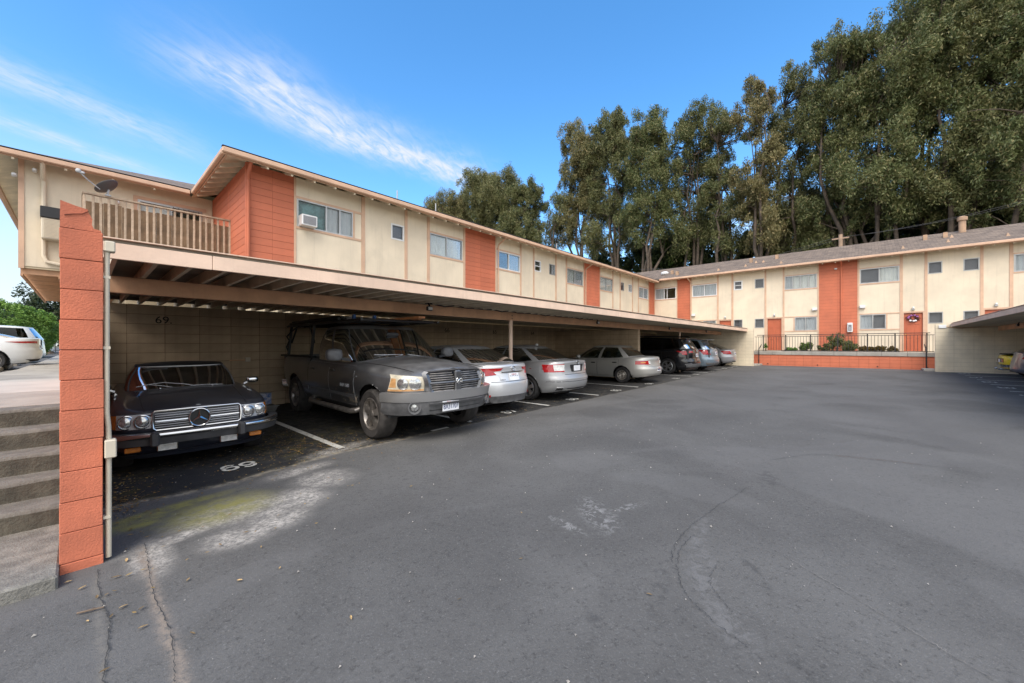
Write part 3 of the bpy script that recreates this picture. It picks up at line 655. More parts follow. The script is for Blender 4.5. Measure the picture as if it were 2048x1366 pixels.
panel(RW, lb, -1.14, 3.03, 3.67, ZT, [(1.16, 2.76, 3.95, 6.08)])
trimv(RW, lb, -1.15, -1.05, 3.60, ZT)
B('end_wall', 'stucco', lb, -1.138, 16.952, 3.67, -.99, 27, ZT)
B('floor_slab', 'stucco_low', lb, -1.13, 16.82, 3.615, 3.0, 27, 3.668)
for i in range(17):       # joists below the overhanging floor
    B('floor_joist', 'beam', lb, -1.12, 16.9+i*.6, 3.46, .9, 16.95+i*.6, 3.612)
for x in (-1.12, -.45, .25): B('rim_joist', 'beam', lb, x, 16.84, 3.40, x+.05, 27, 3.458)
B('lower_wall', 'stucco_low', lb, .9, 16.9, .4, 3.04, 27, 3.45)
B('rear_wall', 'stucco_low', lb, .9, 27.01, .4, 38, 27.1, ZT)
sl_ = window(RW, lb, 1.16, 2.76, 3.95, 6.08, 'alu', (.5,), (None,), fw=.06)
RW.box('blind', 'curtain', sl_, 1.24, -.13, 4.05, 1.95, -.12, 6.0)
for z in np.arange(4.1, 6.0, .16): RW.box('grille_bar', 'blackmetal', sl_, 1.97, .018, z, 2.7, .03, z+.016)
for h in np.arange(2.0, 2.72, .13): RW.box('grille_bar', 'blackmetal', sl_, h, .031, 4.05, h+.014, .042, 6.04)
RW.box('trim_board', 'trim', lb, 1.06, -.02, 6.082, 2.86, .03, 6.18); RW.box('trim_board', 'trim', lb, 1.06, -.02, 3.9, 1.158, .028, 6.08)
wl = MB().lathe([(0, 0), (.05, 0), (.05, .03), (.03, .04)], 12, (.72, 16.76, 5.92), 'z').build('wall_lamp', 'whitepaint', lb, smooth=True); MB().ell((.72, 16.72, 5.85), (.055, .055, .07), 2, 12, 8).build('globe', 'whitelens', wl, smooth=True)
for x, z in ((-1.2, 6.02), (-.86, 6.25)):
    c_ = MB().ell((x, 16.62, z), (.05, .11, .045), 3, 12, 8).build('security_camera', 'whitepaint', lb, smooth=True)
MB().tube([(-.71, 16.2, 6.5), (-.71, 16.3, 6.35), (-.71, 16.72, 6.05), (-.71, 16.74, 5.9), (-.71, 16.74, 4.0), (-.66, 16.74, 3.83), (-.4, 16.74, 3.78), (.4, 16.74, 3.75)], .05, 8).build('downspout', 'stucco', lb, smooth=True)
# balcony
bal = B('balcony', 'trim', lb, .03, 14.42, 3.86, 3.03, 16.78, 3.96)
B('balcony_beam', 'trim', bal, .0, 14.35, 3.6, 3.03, 14.42, 3.9)
B('top_rail', 'wood', bal, .0, 14.30, 5.29, 3.03, 14.40, 5.33); B('bottom_rail', 'wood', bal, .0, 14.36, 4.06, 3.03, 14.40, 4.15)
me = None; sp = 2.98/21
for i in range(22):
    if me is None: o = MB().box(-.024, 0, 0, .024, .025, 1.30, bev=.003).build('slat', 'wood', bal); me = o.data
    else: o = shared('slat', me, bal)
    o.location = (.04+i*sp+random.uniform(-.008, .008), 14.325, 3.99+random.uniform(-.01, .01)); o.rotation_euler = (0, random.uniform(-.006, .006), 0)
me = None
for i in range(9):
    if me is None: o = MB().box(0, 0, 0, .326, .016, 1.16).build('backing_board', 'ply', bal); me = o.data
    else: o = shared('backing_board', me, bal)
    o.location = (.04+i*.331, 14.405, 4.0+random.uniform(-.03, .0))
for i in range(9): B('side_slat', 'wood', bal, .0, 14.45+i*.25, 4.0, .025, 14.5+i*.25, 5.28)
B('top_rail', 'wood', bal, -.01, 14.41, 5.29, .05, 16.78, 5.33)
# roofs, gutters, rafters
hiproof(lb, 2.46, 36, 12.02, 22.5, 6.545); hiproof(lb, -1.74, 9, 16.22, 27.6, 6.545)
def gutter(par, a, b, ze, out, axis):
    if axis == 'x': B('gutter', 'trim', par, a, min(out, out-.1), ze-.145, b, max(out, out-.1), ze-.012, bev=.02); B('fascia_board', 'trim', par, a, out+.002, ze-.17, b, out+.03, ze-.045)
    else: B('gutter', 'trim', par, min(out, out-.1), a, ze-.145, max(out, out-.1), b, ze-.012, bev=.02); B('fascia_board', 'trim', par, out+.002, a, ze-.17, out+.03, b, ze-.045)
mat('roofedge', (.05, .05, .055), .9)
gutter(lb, 2.36, 30.3, 6.545, 12.02, 'x'); gutter(lb, 12.03, 16.1, 6.545, 2.46, 'y'); gutter(lb, -1.74, 2.35, 6.545, 16.22, 'x'); gutter(lb, 16.23, 27.6, 6.545, -1.74, 'y')
B('drip_edge', 'roofedge', lb, -1.84, 16.12, 6.55, 2.35, 16.3, 6.565); B('drip_edge', 'roofedge', lb, 2.36, 11.93, 6.55, 30.2, 12.06, 6.565)
def rafters(par, pts, me0=[None]):
    for (x, y, ang) in pts:
        if me0[0] is None:
            c0, c1 = 0, .72; vs = []
            for w_ in (-.025, .025):
                for d_, z_ in ((c0, -.17), (c0, -.05), (c1, -.05+PITCH*c1), (c1, -.17+PITCH*c1)): vs.append((w_, d_, z_))
            o = MB().add(vs, [(0, 1, 2, 3), (7, 6, 5, 4), (0, 4, 5, 1), (1, 5, 6, 2), (2, 6, 7, 3), (3, 7, 4, 0)]).build('rafter', 'joist', par); me0[0] = o.data
        else: o = shared('rafter', me0[0], par)
        o.location = (x, y, 6.545-.055); o.rotation_euler = (0, 0, ang)
rafters(lb, [(3.4+.61*i, 12.055, 0) for i in range(44)]); rafters(lb, [(2.495, 12.9+.5*i, -math.pi/2) for i in range(7)]); rafters(lb, [(-1.2+.9*i, 16.255, 0) for i in range(4)])
MB().bar((2.5, 12.06, 6.43), (3.05, 12.61, 6.62), .05, .12).build('rafter', 'joist', lb)
for x in (12.9, 20.5): MB().tube([(x-.05, 11.97, 6.40), (x-.03, 12.2, 6.28), (x, 12.5, 6.15), (x, 12.54, 6.0), (x, 12.54, 3.0)], .035, 8).build('downspout', 'trim', lb, smooth=True)
for x in (6.9, 9.4, 12.0, 14.6, 17.6, 21, 24.2): B('eave_vent', 'black', lb, x, 12.22, 6.555, x+.34, 12.42, 6.572)
for x, y in ((8.3, 13.6), (10.3, 13.8), (19.5, 14)):
    MB().tube([(x, y, 6.5+PITCH*(y-12)), (x, y, 7.0+PITCH*(y-12))], .022, 8).build('vent_pipe', 'lightgrey', lb)
ac = thing('air_conditioner', (4.5, 12.45, 5.1), 'white window air conditioner in the nearest upstairs window', 'air conditioner')
B('case', 'whitepaint', ac, 4.36, 12.32, 5.10, 4.80, 12.62, 5.42, bev=.012); gr = B('grille', 'shade', ac, 4.40, 12.312, 5.14, 4.76, 12.319, 5.38)
for i in range(9): B('louvre', 'lightgrey', gr, 4.41, 12.306, 5.15+i*.026, 4.75, 12.311, 5.158+i*.026)
a2 = thing('air_conditioner', (-.3, 16.5, 4.4), 'wall air conditioner under a black cover above the steps', 'air conditioner')
B('case', 'pvc', a2, -.74, 16.42, 4.42, -.25, 16.79, 4.98, bev=.012); B('cover', 'black', a2, -.76, 16.38, 4.985, -.2, 16.79, 5.28, bev=.012)
for i in range(14): MB().bar((-.70, 16.412, 4.47+i*.036), (-.30, 16.412, 4.47+i*.036), .012, .016).build('louvre', 'stucco', a2)
B('bracket', 'blackmetal', a2, -.28, 16.43, 4.30, -.2, 16.79, 4.41)
# satellite dish on the balcony rail
sdh = thing('satellite_dish', (.42, 14.33, 5.3), 'grey satellite dish with its arm clamped to the balcony rail', 'satellite dish')
dm = MB(); prof = [(0.001, 0), (.1, .01), (.2, .04), (.25, .065), (.255, .068), (.245, .057), (.2, .028), (.1, 0), (.001, -.012)]
dm.lathe(prof, 28, (0, 0, 0), 'z'); rt = Matrix.Rotation(R(-36), 4, Vector((.74, .67, 0))) @ Matrix.Rotation(R(13), 4, Vector((.67, -.74, 0)))
dm.v = [tuple(Vector((.45, 14.30, 5.52))+rt @ Vector((q[0], q[1]*1.05, q[2]))) for q in dm.v]; dm.build('reflector', 'dishgrey', sdh, smooth='all')
MB().tube([(.44, 14.33, 5.3), (.44, 14.33, 5.42), (.46, 14.31, 5.5)], .022, 8).build('mast', 'lightgrey', sdh, smooth=True)
MB().tube([(.3, 14.2, 5.43), (.1, 14.1, 5.57), (-.03, 14.05, 5.69)], .013, 8).build('arm', 'lightgrey', sdh, smooth=True)
MB().ell((-.06, 14.03, 5.73), (.05, .04, .05), 2.5, 12, 8).ell((.0, 14.03, 5.70), (.05, .03, .03), 2.5, 12, 8).build('receiver', 'lightgrey', sdh, smooth=True)
B('clamp', 'lightgrey', sdh, .39, 14.28, 5.33, .5, 14.40, 5.36)

# ---- far wing
fb = thing('apartment_building', (34, 2, 1.1), 'two-storey cream and orange apartment wing across the far end of the lot', 'building')
FT, FB_ = 6.72, 1.0
H = lambda a, b, z0, z1: (min(a, b), max(a, b), z0, z1)
up, lo, sm, ls = (5.15, 6.02), (2.46, 3.32), (5.40, 6.04), (2.70, 3.32)
segs = [(12.6, 10.82, [H(12.52, 10.88, *up)], 0), (9.75, 7.91, [H(9.67, 7.98, *up), H(8.9, 8.05, *lo)], 0), (7.91, 6.97, [H(7.8, 7.05, 1.15, 3.28)], 0), (6.97, 4.98, [H(6.88, 6.34, *sm), H(5.6, 5.06, *sm), H(6.88, 6.34, *ls), H(5.6, 5.06, *ls)], 0),
        (4.98, 3.96, [H(4.86, 4.08, 1.15, 3.29)], 0), (3.96, 2.16, [H(3.9, 2.24, *up), H(3.37, 2.24, *lo)], 0), (.30, -1.51, [H(.22, -1.44, *up), H(.22, -.9, *lo)], 0), (-1.51, -2.48, [H(-1.62, -2.36, 1.15, 3.32)], 0),
        (-2.48, -4.44, [H(-2.55, -3.08, *sm), H(-3.82, -4.37, *sm), H(-2.56, -3.11, *ls), H(-3.82, -4.36, *ls)], 0), (-4.44, -5.39, [H(-4.54, -5.28, 1.15, 3.33)], 0), (-5.39, -7.2, [H(-5.47, -7.1, *up), H(-5.47, -6.6, *lo)], 0), (-9, -24, [], 0)]
for a, b, h, _ in segs: panel(FW, fb, a, b, FB_, FT, h)
for a, b in ((10.80, 9.77), (2.13, .33), (-7.2, -9.0)): orange(FW, fb, a, b, FB_, FT, cols=2, single=False)
for a, b in ((12.6, 12.53), (10.82, 10.77), (9.80, 9.72), (7.97, 7.86), (7.03, 6.91), (5.03, 4.93), (4.01, 3.92), (2.20, 2.13), (.33, .25), (-1.46, -1.58), (-2.42, -2.53), (-4.39, -4.5), (-5.33, -5.45), (-7.14, -7.22)): trimv(FW, fb, a, b, FB_, FT)
for a, b in ((12.53, 10.82), (9.72, 7.97), (3.92, 2.20), (.25, -1.46), (-5.45, -7.14)):
    a, b = min(a, b), max(a, b); trimh(FW, fb, a, b, 6.022, .06); trimh(FW, fb, a, b, 5.078)
    if a < 10: trimh(FW, fb, a, b, 3.322, .06); trimh(FW, fb, a, b, 2.388)
for a in (3.40, -.925): trimv(FW, fb, a-.03, a+.03, 2.46, 3.32)
WL = [(12.52, 10.88, up, 'whitepaint', (.42, .56), (None, None, 'curtain_grey')), (9.67, 7.98, up, 'whitepaint', (.5,), ('curtain_grey',)), (8.9, 8.05, lo, 'alu', (.5,), ('curtain_grey',)), (3.9, 2.24, up, 'alu', (.25, .5, .75), ('curtain', 'curtain', 'curtain', 'curtain_grey')),
      (3.37, 2.24, lo, 'alu', (.5,), ('curtain_grey',)), (.22, -1.44, up, 'alu', (.5,), ('curtain', 'shade')), (.22, -.9, lo, 'alu', (.5,), ('shade', 'curtain_grey')), (-5.47, -7.1, up, 'alu', (.5,), ('curtain_grey',)), (-5.47, -6.6, lo, 'alu', (.5,), ('curtain_grey',))]
for a, b, z, fr, ml, fl in WL: window(FW, fb, a, b, *z, fr, ml, fl, fw=.05)
for a, b, z, fr, hz in ((6.88, 6.34, sm, 'whitepaint', 1), (5.6, 5.06, sm, 'alu', 0), (6.88, 6.34, ls, 'alu', 0), (5.6, 5.06, ls, 'alu', 0), (-2.55, -3.08, sm, 'alu', 0), (-3.82, -4.37, sm, 'alu', 0), (-2.56, -3.11, ls, 'alu', 0), (-3.82, -4.36, ls, 'alu', 0)):
    window(FW, fb, a, b, *z, fr, (.5,) if hz else (), ('shade',), horiz=bool(hz), fw=.07 if hz else .04)
mat('doorpaint', (.47, .115, .05), .5, .06, 2)
mat('brass', (.6, .42, .15), .35, metal=.9)
def door(a, b, z1):
    a, b = min(a, b), max(a, b)
    d = FW.box('door', 'doorpaint', fb, a, -.10, 1.15, b, -.06, z1); w_ = (b-a-.36)/2
    for i in range(2):
        for z0_, z2_ in ((1.3, 1.78), (1.9, 2.55), (2.67, 3.12)):
            FW.box('door_panel', 'doorpaint', d, a+.12+i*(w_+.12), -.059, z0_, a+.12+i*(w_+.12)+w_, -.048, min(z2_, z1-.1), bev=.005)
    MB().ell(FW.p(b-.07, .0, 2.12), (.03, .03, .03), 2, 10, 6).build('handle', 'brass', d, smooth=True)
    for c in (a-.09, b): FW.box('door_casing', 'trim', fb, c, -.05, 1.15, c+.09, .026, z1)
    FW.box('door_casing', 'trim', fb, a-.09, -.05, z1, b+.09, .026, z1+.09)
    l = FW.box('wall_lamp', 'lightgrey', fb, (a+b)/2-.06, .002, z1+.16, (a+b)/2+.06, .10, z1+.21, bev=.01); MB().ell(FW.p((a+b)/2, .07, z1+.27), (.05, .05, .06), 2.5, 10, 7).build('globe', 'whitelens', l, smooth=True)
for a, b, z in ((7.8, 7.05, 3.28), (4.86, 4.08, 3.29), (-1.62, -2.36, 3.32), (-4.54, -5.28, 3.33)): door(a, b, z)
for a in (9.7, 2.47, .24): FW.box('wall_vent', 'whitepaint', fb, a-.26, .002, 3.70, a, .16, 3.87, bev=.015)
MB().tube([(30.38, 1.06, 6.6), (30.6, 1.06, 6.5), (30.93, 1.06, 6.35), (30.95, 1.06, 6.2), (30.95, 1.06, 1.15)], .05, 8).build('downspout', 'orange', fb, smooth=True)
MB().tube([(30.38, 9.85, 6.58), (30.6, 9.82, 6.45), (30.92, 9.77, 6.25), (30.94, 9.77, 6.0), (30.94, 9.77, 1.5)], .045, 8).build('downspout', 'trim', fb, smooth=True)
MB().ell((30.9, 1.32, 6.18), (.08, .08, .06), 2, 12, 8).build('wall_lamp', 'whitelens', fb, smooth=True)
B('rear_wall', 'stucco_low', fb, 38, -24, .5, 38.1, 27, FT); B('lower_wall', 'stucco_low', fb, 31.16, -24, .3, 37.9, 12.0, .99)
hiproof(fb, 30.42, 38.6, -26, 23, 6.70); gutter(fb, -25, 11.95, 6.70, 30.42, 'y')
for y in np.arange(-6, 11.5, .61):
    o = shared('rafter', bpy.data.objects['rafter'].data, fb, (30.46, y, 6.645), (0, 0, -math.pi/2))
# roof vents and a flue
def onroof(x): return 6.70+PITCH*(x-30.42)
for x, y, k_ in ((31.17, 7.92, 0), (31.47, 6.25, 0), (32.73, 6.15, 1), (32.3, 5.76, 0), (32.2, 5.3, 0), (32.9, 4.6, 1), (31.1, 4.12, 0), (31.28, -1.6, 0), (33.06, -2.6, 1), (33.06, -3.39, 1), (31.6, -3.35, 0), (32.8, -3.61, 0), (31.33, -5.34, 0), (31.9, 11.5, 1), (31.3, 10.9, 1)):
    z = onroof(x)-.03
    if k_: B('roof_vent', 'vent', fb, x-.10, y-.09, z-.05, x+.10, y+.09, z+.30, bev=.01)
    else: MB().add([(x-.11, y-.09, z-.05), (x+.11, y-.09, z+.03), (x+.11, y+.09, z+.03), (x-.11, y+.09, z-.05), (x, y, z+.2)], [(0, 1, 4), (1, 2, 4), (2, 3, 4), (3, 0, 4)]).build('roof_vent', 'vent', fb)
fl_ = MB().lathe([(.15, 0), (.15, .75), (.21, .76), (.21, .95), (.12, 1.0), (0, 1.0)], 16, (34.0, -4.15, onroof(34.0)-.1), 'z').build('flue', 'vent', fb, smooth=True)
MB().ell((31.95, 12.1, onroof(31.95)+.1), (.3, .3, .16), 2.5, 14, 8).build('skylight_dome', 'whitepaint', fb, smooth=True)

# ---- planter wall, railing, door-side things of the far wing
rw = thing('planter_wall', (28.9, 1.3, .26), 'orange block planter wall with a concrete cap below the railing', 'wall')
blockwall('x', 'orange', 'mortar_orange', 'y', 28.8, .2, -2.62, 5.25, GZ, .93, .2, .41, '', parent=rw, stuffname='wall_blocks')
for i in range(8): B('cap_stone', 'concrete', rw, 28.755, -2.62+i*.985, .932, 29.05, -2.62+(i+1)*.985-.008, 1.155, bev=.008)
for y in (4.5, 2.05, -.5, -2.35): MB().tube([(28.79, y, .36), (28.803, y, .36)], .035, 10).build('drain_hole', 'black', rw)
B('walkway', 'concrete', None, 29.06, -24, .3, 31.0, 12.6, 1.12, kind='structure')
B('planter_soil', 'soil', None, 29.3, -1.4, 1.1, 30.4, 3.9, 1.16, kind='structure')
for y, l in ((5.0, 1), (-2.35, -1)): B('kerb_block', 'concrete', None, 27.72, y-.22, .2, 28.79, y+.22, .36, bev=.02, kind='structure')
rl = thing('railing', (28.9, 1.3, 1.155), 'black metal railing with thin balusters on top of the planter wall', 'railing')
B('handrail', 'blackmetal', rl, 28.86, -2.45, 2.13, 28.91, 5.1, 2.165); B('top_rail', 'blackmetal', rl, 28.87, -2.6, 2.03, 28.90, 5.22, 2.06); B('bottom_rail', 'blackmetal', rl, 28.87, -2.6, 1.18, 28.90, 5.22, 1.215)
for y in (4.76, 3.59, 2.38, 1.15, -.1, -1.18, -2.34): B('post', 'blackmetal', rl, 28.86, y-.025, 1.156, 28.91, y+.025, 2.128)
me = None
for y in np.arange(-2.55, 5.2, .135):
    if me is None: o = MB().box(-.009, -.009, 0, .009, .009, .815).build('baluster', 'blackmetal', rl); me = o.data
    else: o = shared('baluster', me, rl)
    o.location = (28.885, y, 1.215)
for y, lab in ((4.95, 'short black handrail post left of the planter wall beside the cream wall'), (-2.3, 'short black handrail right of the planter wall with a bent top')):
    h_ = thing('handrail', (28.5, y, .36), lab, 'handrail'); s = 1 if y > 0 else -1
    MB().tube([(28.6, y, .34), (28.6, y, 1.1), (28.62, y, 1.22), (28.66, y-s*0+(-.0), 1.30), (28.9, y-.12*(-s)*-1 if False else y, 1.36), (29.4, y, 1.55)], .028, 8).build('rail', 'blackmetal', h_, smooth=True)
pb = thing('wall_cabinet', (30.95, .66, 2.3), 'white extinguisher cabinet mounted on the orange panel above the shrub', 'cabinet')
FW.box('case', 'whitepaint', pb, .54, .014, 2.30, .79, .16, 2.86, bev=.02); FW.box('glass', 'shade', pb, .59, .161, 2.38, .74, .165, 2.74); FW.box('extinguisher', 'lightgrey', pb, .64, .166, 2.42, .69, .172, 2.62)
wr = thing('wreath', (30.99, -1.98, 2.8), 'dark round wreath with mauve and white flowers on the orange door', 'wreath')
rg = MB()
for i in range(170):
    a = random.random()*6.283; r = .19+random.gauss(0, .045); c = Vector(FW.p(-1.98+r*math.cos(a), -.02+random.random()*.05, 3.02+r*.85*math.sin(a)))
    e1 = Vector((random.uniform(-.3, .3), random.uniform(-1, 1), random.uniform(-1, 1))).normalized()*.045; e2 = Vector((random.uniform(-.5, .5), random.uniform(-1, 1), random.uniform(-1, 1))).normalized()*.02
    rg.quad(c-e1, c+e2, c+e1, c-e2)
mat('wreathdark', (.02, .02, .022), .9); mat('mauve', (.30, .10, .28), .8); mat('petalwhite', (.7, .66, .66), .8)
rg.build('twigs', 'wreathdark', wr)
for a, m_ in ((.6, 'mauve'), (1.2, 'mauve'), (1.9, 'mauve'), (2.6, 'mauve'), (4.2, 'petalwhite'), (4.6, 'petalwhite'), (5.3, 'petalwhite'), (.1, 'mauve')):
    MB().ell(FW.p(-1.98+.19*math.cos(a), .05, 3.02+.16*math.sin(a)), (.03, .055, .05), 2, 10, 6).build('flower', m_, wr, smooth=True)
# ------------------------------------------------------------------ vehicles (local axes: x forward, y left, z up)
def carpaint(name, col, rough=.32, dust=.0, metal=.55, dustcol=(.22, .19, .16)):
    m = bpy.data.materials.new(name); m.use_nodes = True; MATS[name] = m
    k = NT(m.node_tree); b = m.node_tree.nodes['Principled BSDF']; t = k.n('ShaderNodeTexCoord').outputs['Object']
    fl = k.noise(t, 900, 2, .5); c = k.mix(k.ramp(fl, .35, .65), tuple(x*.93 for x in col), tuple(min(1, x*1.05) for x in col))
    b.inputs['Metallic'].default_value = metal; b.inputs['Coat Weight'].default_value = .8; b.inputs['Coat Roughness'].default_value = .06
    rr = rough
    if dust:
        nz = k.sep(k.n('ShaderNodeNewGeometry').outputs['Normal'])[2]
        d = k.m('MULTIPLY', k.ramp(k.noise(t, 3.5, 6, .65), .25, .75, .35, 1.), k.m('MULTIPLY', k.ramp(nz, -.2, .8, .25, 1.), dust), clamp=True)
        c = k.mix(d, c, dustcol); rr = k.m('ADD', rough, k.m('MULTIPLY', d, .5)); k.put(b.inputs['Coat Weight'], k.m('SUBTRACT', .8, k.m('MULTIPLY', d, .75), clamp=True))
        k.put(b.inputs['Metallic'], k.m('MULTIPLY', metal, k.m('SUBTRACT', 1., d)))
    k.put(b.inputs['Base Color'], c); k.put(b.inputs['Roughness'], rr)
carpaint('p_navy', (.014, .018, .032), .28, .5, .3, (.115, .112, .11)); carpaint('p_bumper', (.46, .455, .45), .3, .2, .7, (.36, .35, .34)); carpaint('p_truck', (.125, .127, .133), .27, .5, .8, (.33, .325, .315)); carpaint('p_silver', (.68, .69, .70), .3, .15)
carpaint('p_acura', (.43, .435, .44), .32, .25); carpaint('p_champ', (.50, .49, .455), .38, .3); carpaint('p_black', (.006, .007, .010), .18, .04, .1)
carpaint('p_blue', (.23, .30, .36), .28, .1); carpaint('p_civic', (.42, .425, .44), .3, .15); carpaint('p_white', (.74, .75, .75), .3, .06, .0); carpaint('p_yellow', (.85, .60, .01), .3, .05, .0); carpaint('p_grey', (.20, .20, .23), .3, .1)
mat('mudplastic', (.05, .05, .052), .6, .15, 6); mat('bumpergrey', (.12, .12, .122), .5, .2, 8, dirt=.2)

class Shell:
    """closed body: a stack of rounded plan outlines whose ends, sides and top line follow given curves"""
    def __init__(s, L, W, xf, xr, wt, belt, low, nf=9., nr=9., m=2.6, arches=(), crown=((-9, .03), (9, .03)), dens=.05):
        s.L, s.W = L, W; s.xf, s.xr, s.wt, s.belt, s.low, s.crown = map(spl, (xf, xr, wt, belt, low, crown)); s.nf, s.nr, s.m, s.arches = nf, nr, m, arches
        ys = np.array([0, .08, .16, .25, .34, .43, .52, .6, .68, .75, .81, .86, .895]); half = L/2
        xq = list(np.arange(-half, half, dens))
        for ax, ar, az in arches: xq += list(np.linspace(ax-ar-.02, ax+ar+.02, 34))
        xq = np.unique(np.round(xq, 3)); xe = lambda y, n: (1-y**m)**(1/n)
        xq = xq[(xq/half < xe(.9, nf)) & (xq/half > -xe(.9, nr))][::-1]/half
        xh = np.concatenate([xe(ys, nf), xq, -xe(ys[::-1], nr)])
        yh = np.concatenate([ys, (1-np.abs(xq)**np.where(xq > 0, nf, nr))**(1/m), ys[::-1]])
        s.xh, s.yh = xh, yh
    def XY(s, t):
        X = np.where(s.xh >= 0, s.xh*(s.L/2+s.xf(t)), -s.xh*(-s.L/2+s.xr(t))); return X, s.W/2*s.wt(t)*s.yh
    def arch(s, X):
        z = np.full(np.shape(X), -9.)
        for ax, ar, az in s.arches: z = np.maximum(z, np.where(np.abs(X-ax) < ar, az+np.sqrt(np.maximum(ar*ar-(X-ax)**2, 0)), -9.))
        return z
    def rows(s, ts):
        out = []
        for t in ts:
            tt = np.full(s.xh.shape, float(t)); X, Y = s.XY(tt)
            for _ in range(3):
                zl, zb = s.low(X), s.belt(X); z = zl+t*(zb-zl); z = np.where(s.yh > .78, np.maximum(z, s.arch(X)), z)
                tt = (z-zl)/(zb-zl); X, Y = s.XY(tt)
            out.append(np.stack([X, Y, z], 1))
        return np.array(out)
    def mesh(s, skip=None, nt=15, ncap=7):
        ts = np.concatenate([[0, .03], np.linspace(.08, .9, nt), [.94, .97, 1.]])
        G = s.rows(ts); mb = MB(); top = G[-1]
        caps = []
        for r in np.linspace(1, 0, ncap)[1:]: caps.append(np.stack([top[:, 0], top[:, 1]*r, s.belt(top[:, 0])+s.crown(top[:, 0])*(1-r**2.2)], 1))
        caps = np.array(caps); A = np.concatenate([G, caps])
        n, c = A.shape[:2]; nb = len(G)
        for sg in (1, -1):
            o = len(mb.v); Q = A.copy(); Q[..., 1] *= sg; mb.v += [tuple(p) for p in Q.reshape(-1, 3)]
            for i in range(n-1):
                for j in range(c-1):
                    if skip and i >= nb and skip[0] < A[i, j, 0] < skip[1]: continue
                    q = (o+i*c+j, o+(i+1)*c+j, o+(i+1)*c+j+1, o+i*c+j+1); mb.f.append(q if sg > 0 else q[::-1])
        return mb
    # -- points on the surface
    def end_curve(s, end, z, q):
        """x, y and outward normal on the outline at height z, q metres from the middle of that end"""
        t = np.full(s.xh.shape, .5)
        for _ in range(4):
            X, Y = s.XY(t); zl, zb = s.low(X), s.belt(X); t = np.clip((z-zl)/(zb-zl), 0, 1)
        X, Y = s.XY(t)
        if end < 0: X, Y = X[::-1], Y[::-1]
        d = np.concatenate([[0], np.cumsum(np.hypot(np.diff(X), np.diff(Y)))]); aq = abs(q); sg = 1 if q >= 0 else -1
        x, y = np.interp(aq, d, X), np.interp(aq, d, Y); x2, y2 = np.interp(aq+.01, d, X), np.interp(aq+.01, d, Y); x1, y1 = np.interp(max(aq-.01, 0), d, X), np.interp(max(aq-.01, 0), d, Y)
        tx, ty = x2-x1, y2-y1; l = math.hypot(tx, ty)+1e-9
        nx, ny = (ty/l, -tx/l)
        if nx*end < 0 and abs(nx) > abs(ny): nx, ny = -nx, -ny
        if abs(ny) > abs(nx) and ny < 0: nx, ny = -nx, -ny
        if aq < 1e-6: nx, ny = end, 0
        return x, y*sg, nx, ny*sg
    def patch(s, name, m, par, end, cs, off=.006, thick=.02, nu=10, nv=4, smooth=True):
        """curved panel on an end of the body. cs: four (q, z) corners, counter-clockwise seen from outside"""
        cs = np.array(cs, float); P, N = np.zeros((nv, nu, 3)), np.zeros((nv, nu, 3))
        for i, v in enumerate(np.linspace(0, 1, nv)):
            for j, u in enumerate(np.linspace(0, 1, nu)):
                q, z = (1-u)*(1-v)*cs[0]+u*(1-v)*cs[1]+u*v*cs[2]+(1-u)*v*cs[3]
                x, y, nx, ny = s.end_curve(end, z, q); P[i, j] = (x, y, z); N[i, j] = (nx, ny, 0)
        return slab(name, m, par, P+N*off, P+N*(off-thick), smooth)
    def side_y(s, x, z):
        t = np.clip((z-s.low(x))/(s.belt(x)-s.low(x)), 0, 1); hl = s.L/2+s.xf(t) if x > 0 else s.L/2-s.xr(t); n = s.nf if x > 0 else s.nr
        return s.W/2*s.wt(t)*(1-min(1, abs(x)/hl)**n)**(1/s.m)
    def side(s, name, m, par, sg, x0, x1, z0, z1, off=.004, thick=.01, nu=16, nv=9, smooth=True, top=None):
        P = np.zeros((nv, nu, 3))
        for j, x in enumerate(np.linspace(x0, x1, nu)):
            zb = max(float(z0(x)) if callable(z0) else z0, float(s.arch(np.array(x)))+.02); zt = float(z1(x)) if callable(z1) else z1
            for i, v in enumerate(np.linspace(0, 1, nv)):
                z = zb+(zt-zb)*v; P[i, j] = (x, sg*(float(s.side_y(x, z))+off), z)
        Q = P.copy(); Q[..., 1] -= sg*thick
        return slab(name, m, par, P, Q, smooth)
def slab(name, m, par, P, Q, smooth=True):
    """solid between two point grids"""
    mb = MB(); mb.grid(P); mb.grid(Q, flip=True); n, c = P.shape[:2]; o2 = n*c
    rim = [(0, j) for j in range(c)]+[(i, c-1) for i in range(1, n)]+[(n-1, j) for j in range(c-2, -1, -1)]+[(i, 0) for i in range(n-2, 0, -1)]
    ids = [i*c+j for i, j in rim]
    for a, b in zip(ids, ids[1:]+ids[:1]): mb.f.append((a, b, b+o2, a+o2))
    return mb.build(name, m, par, smooth=smooth)

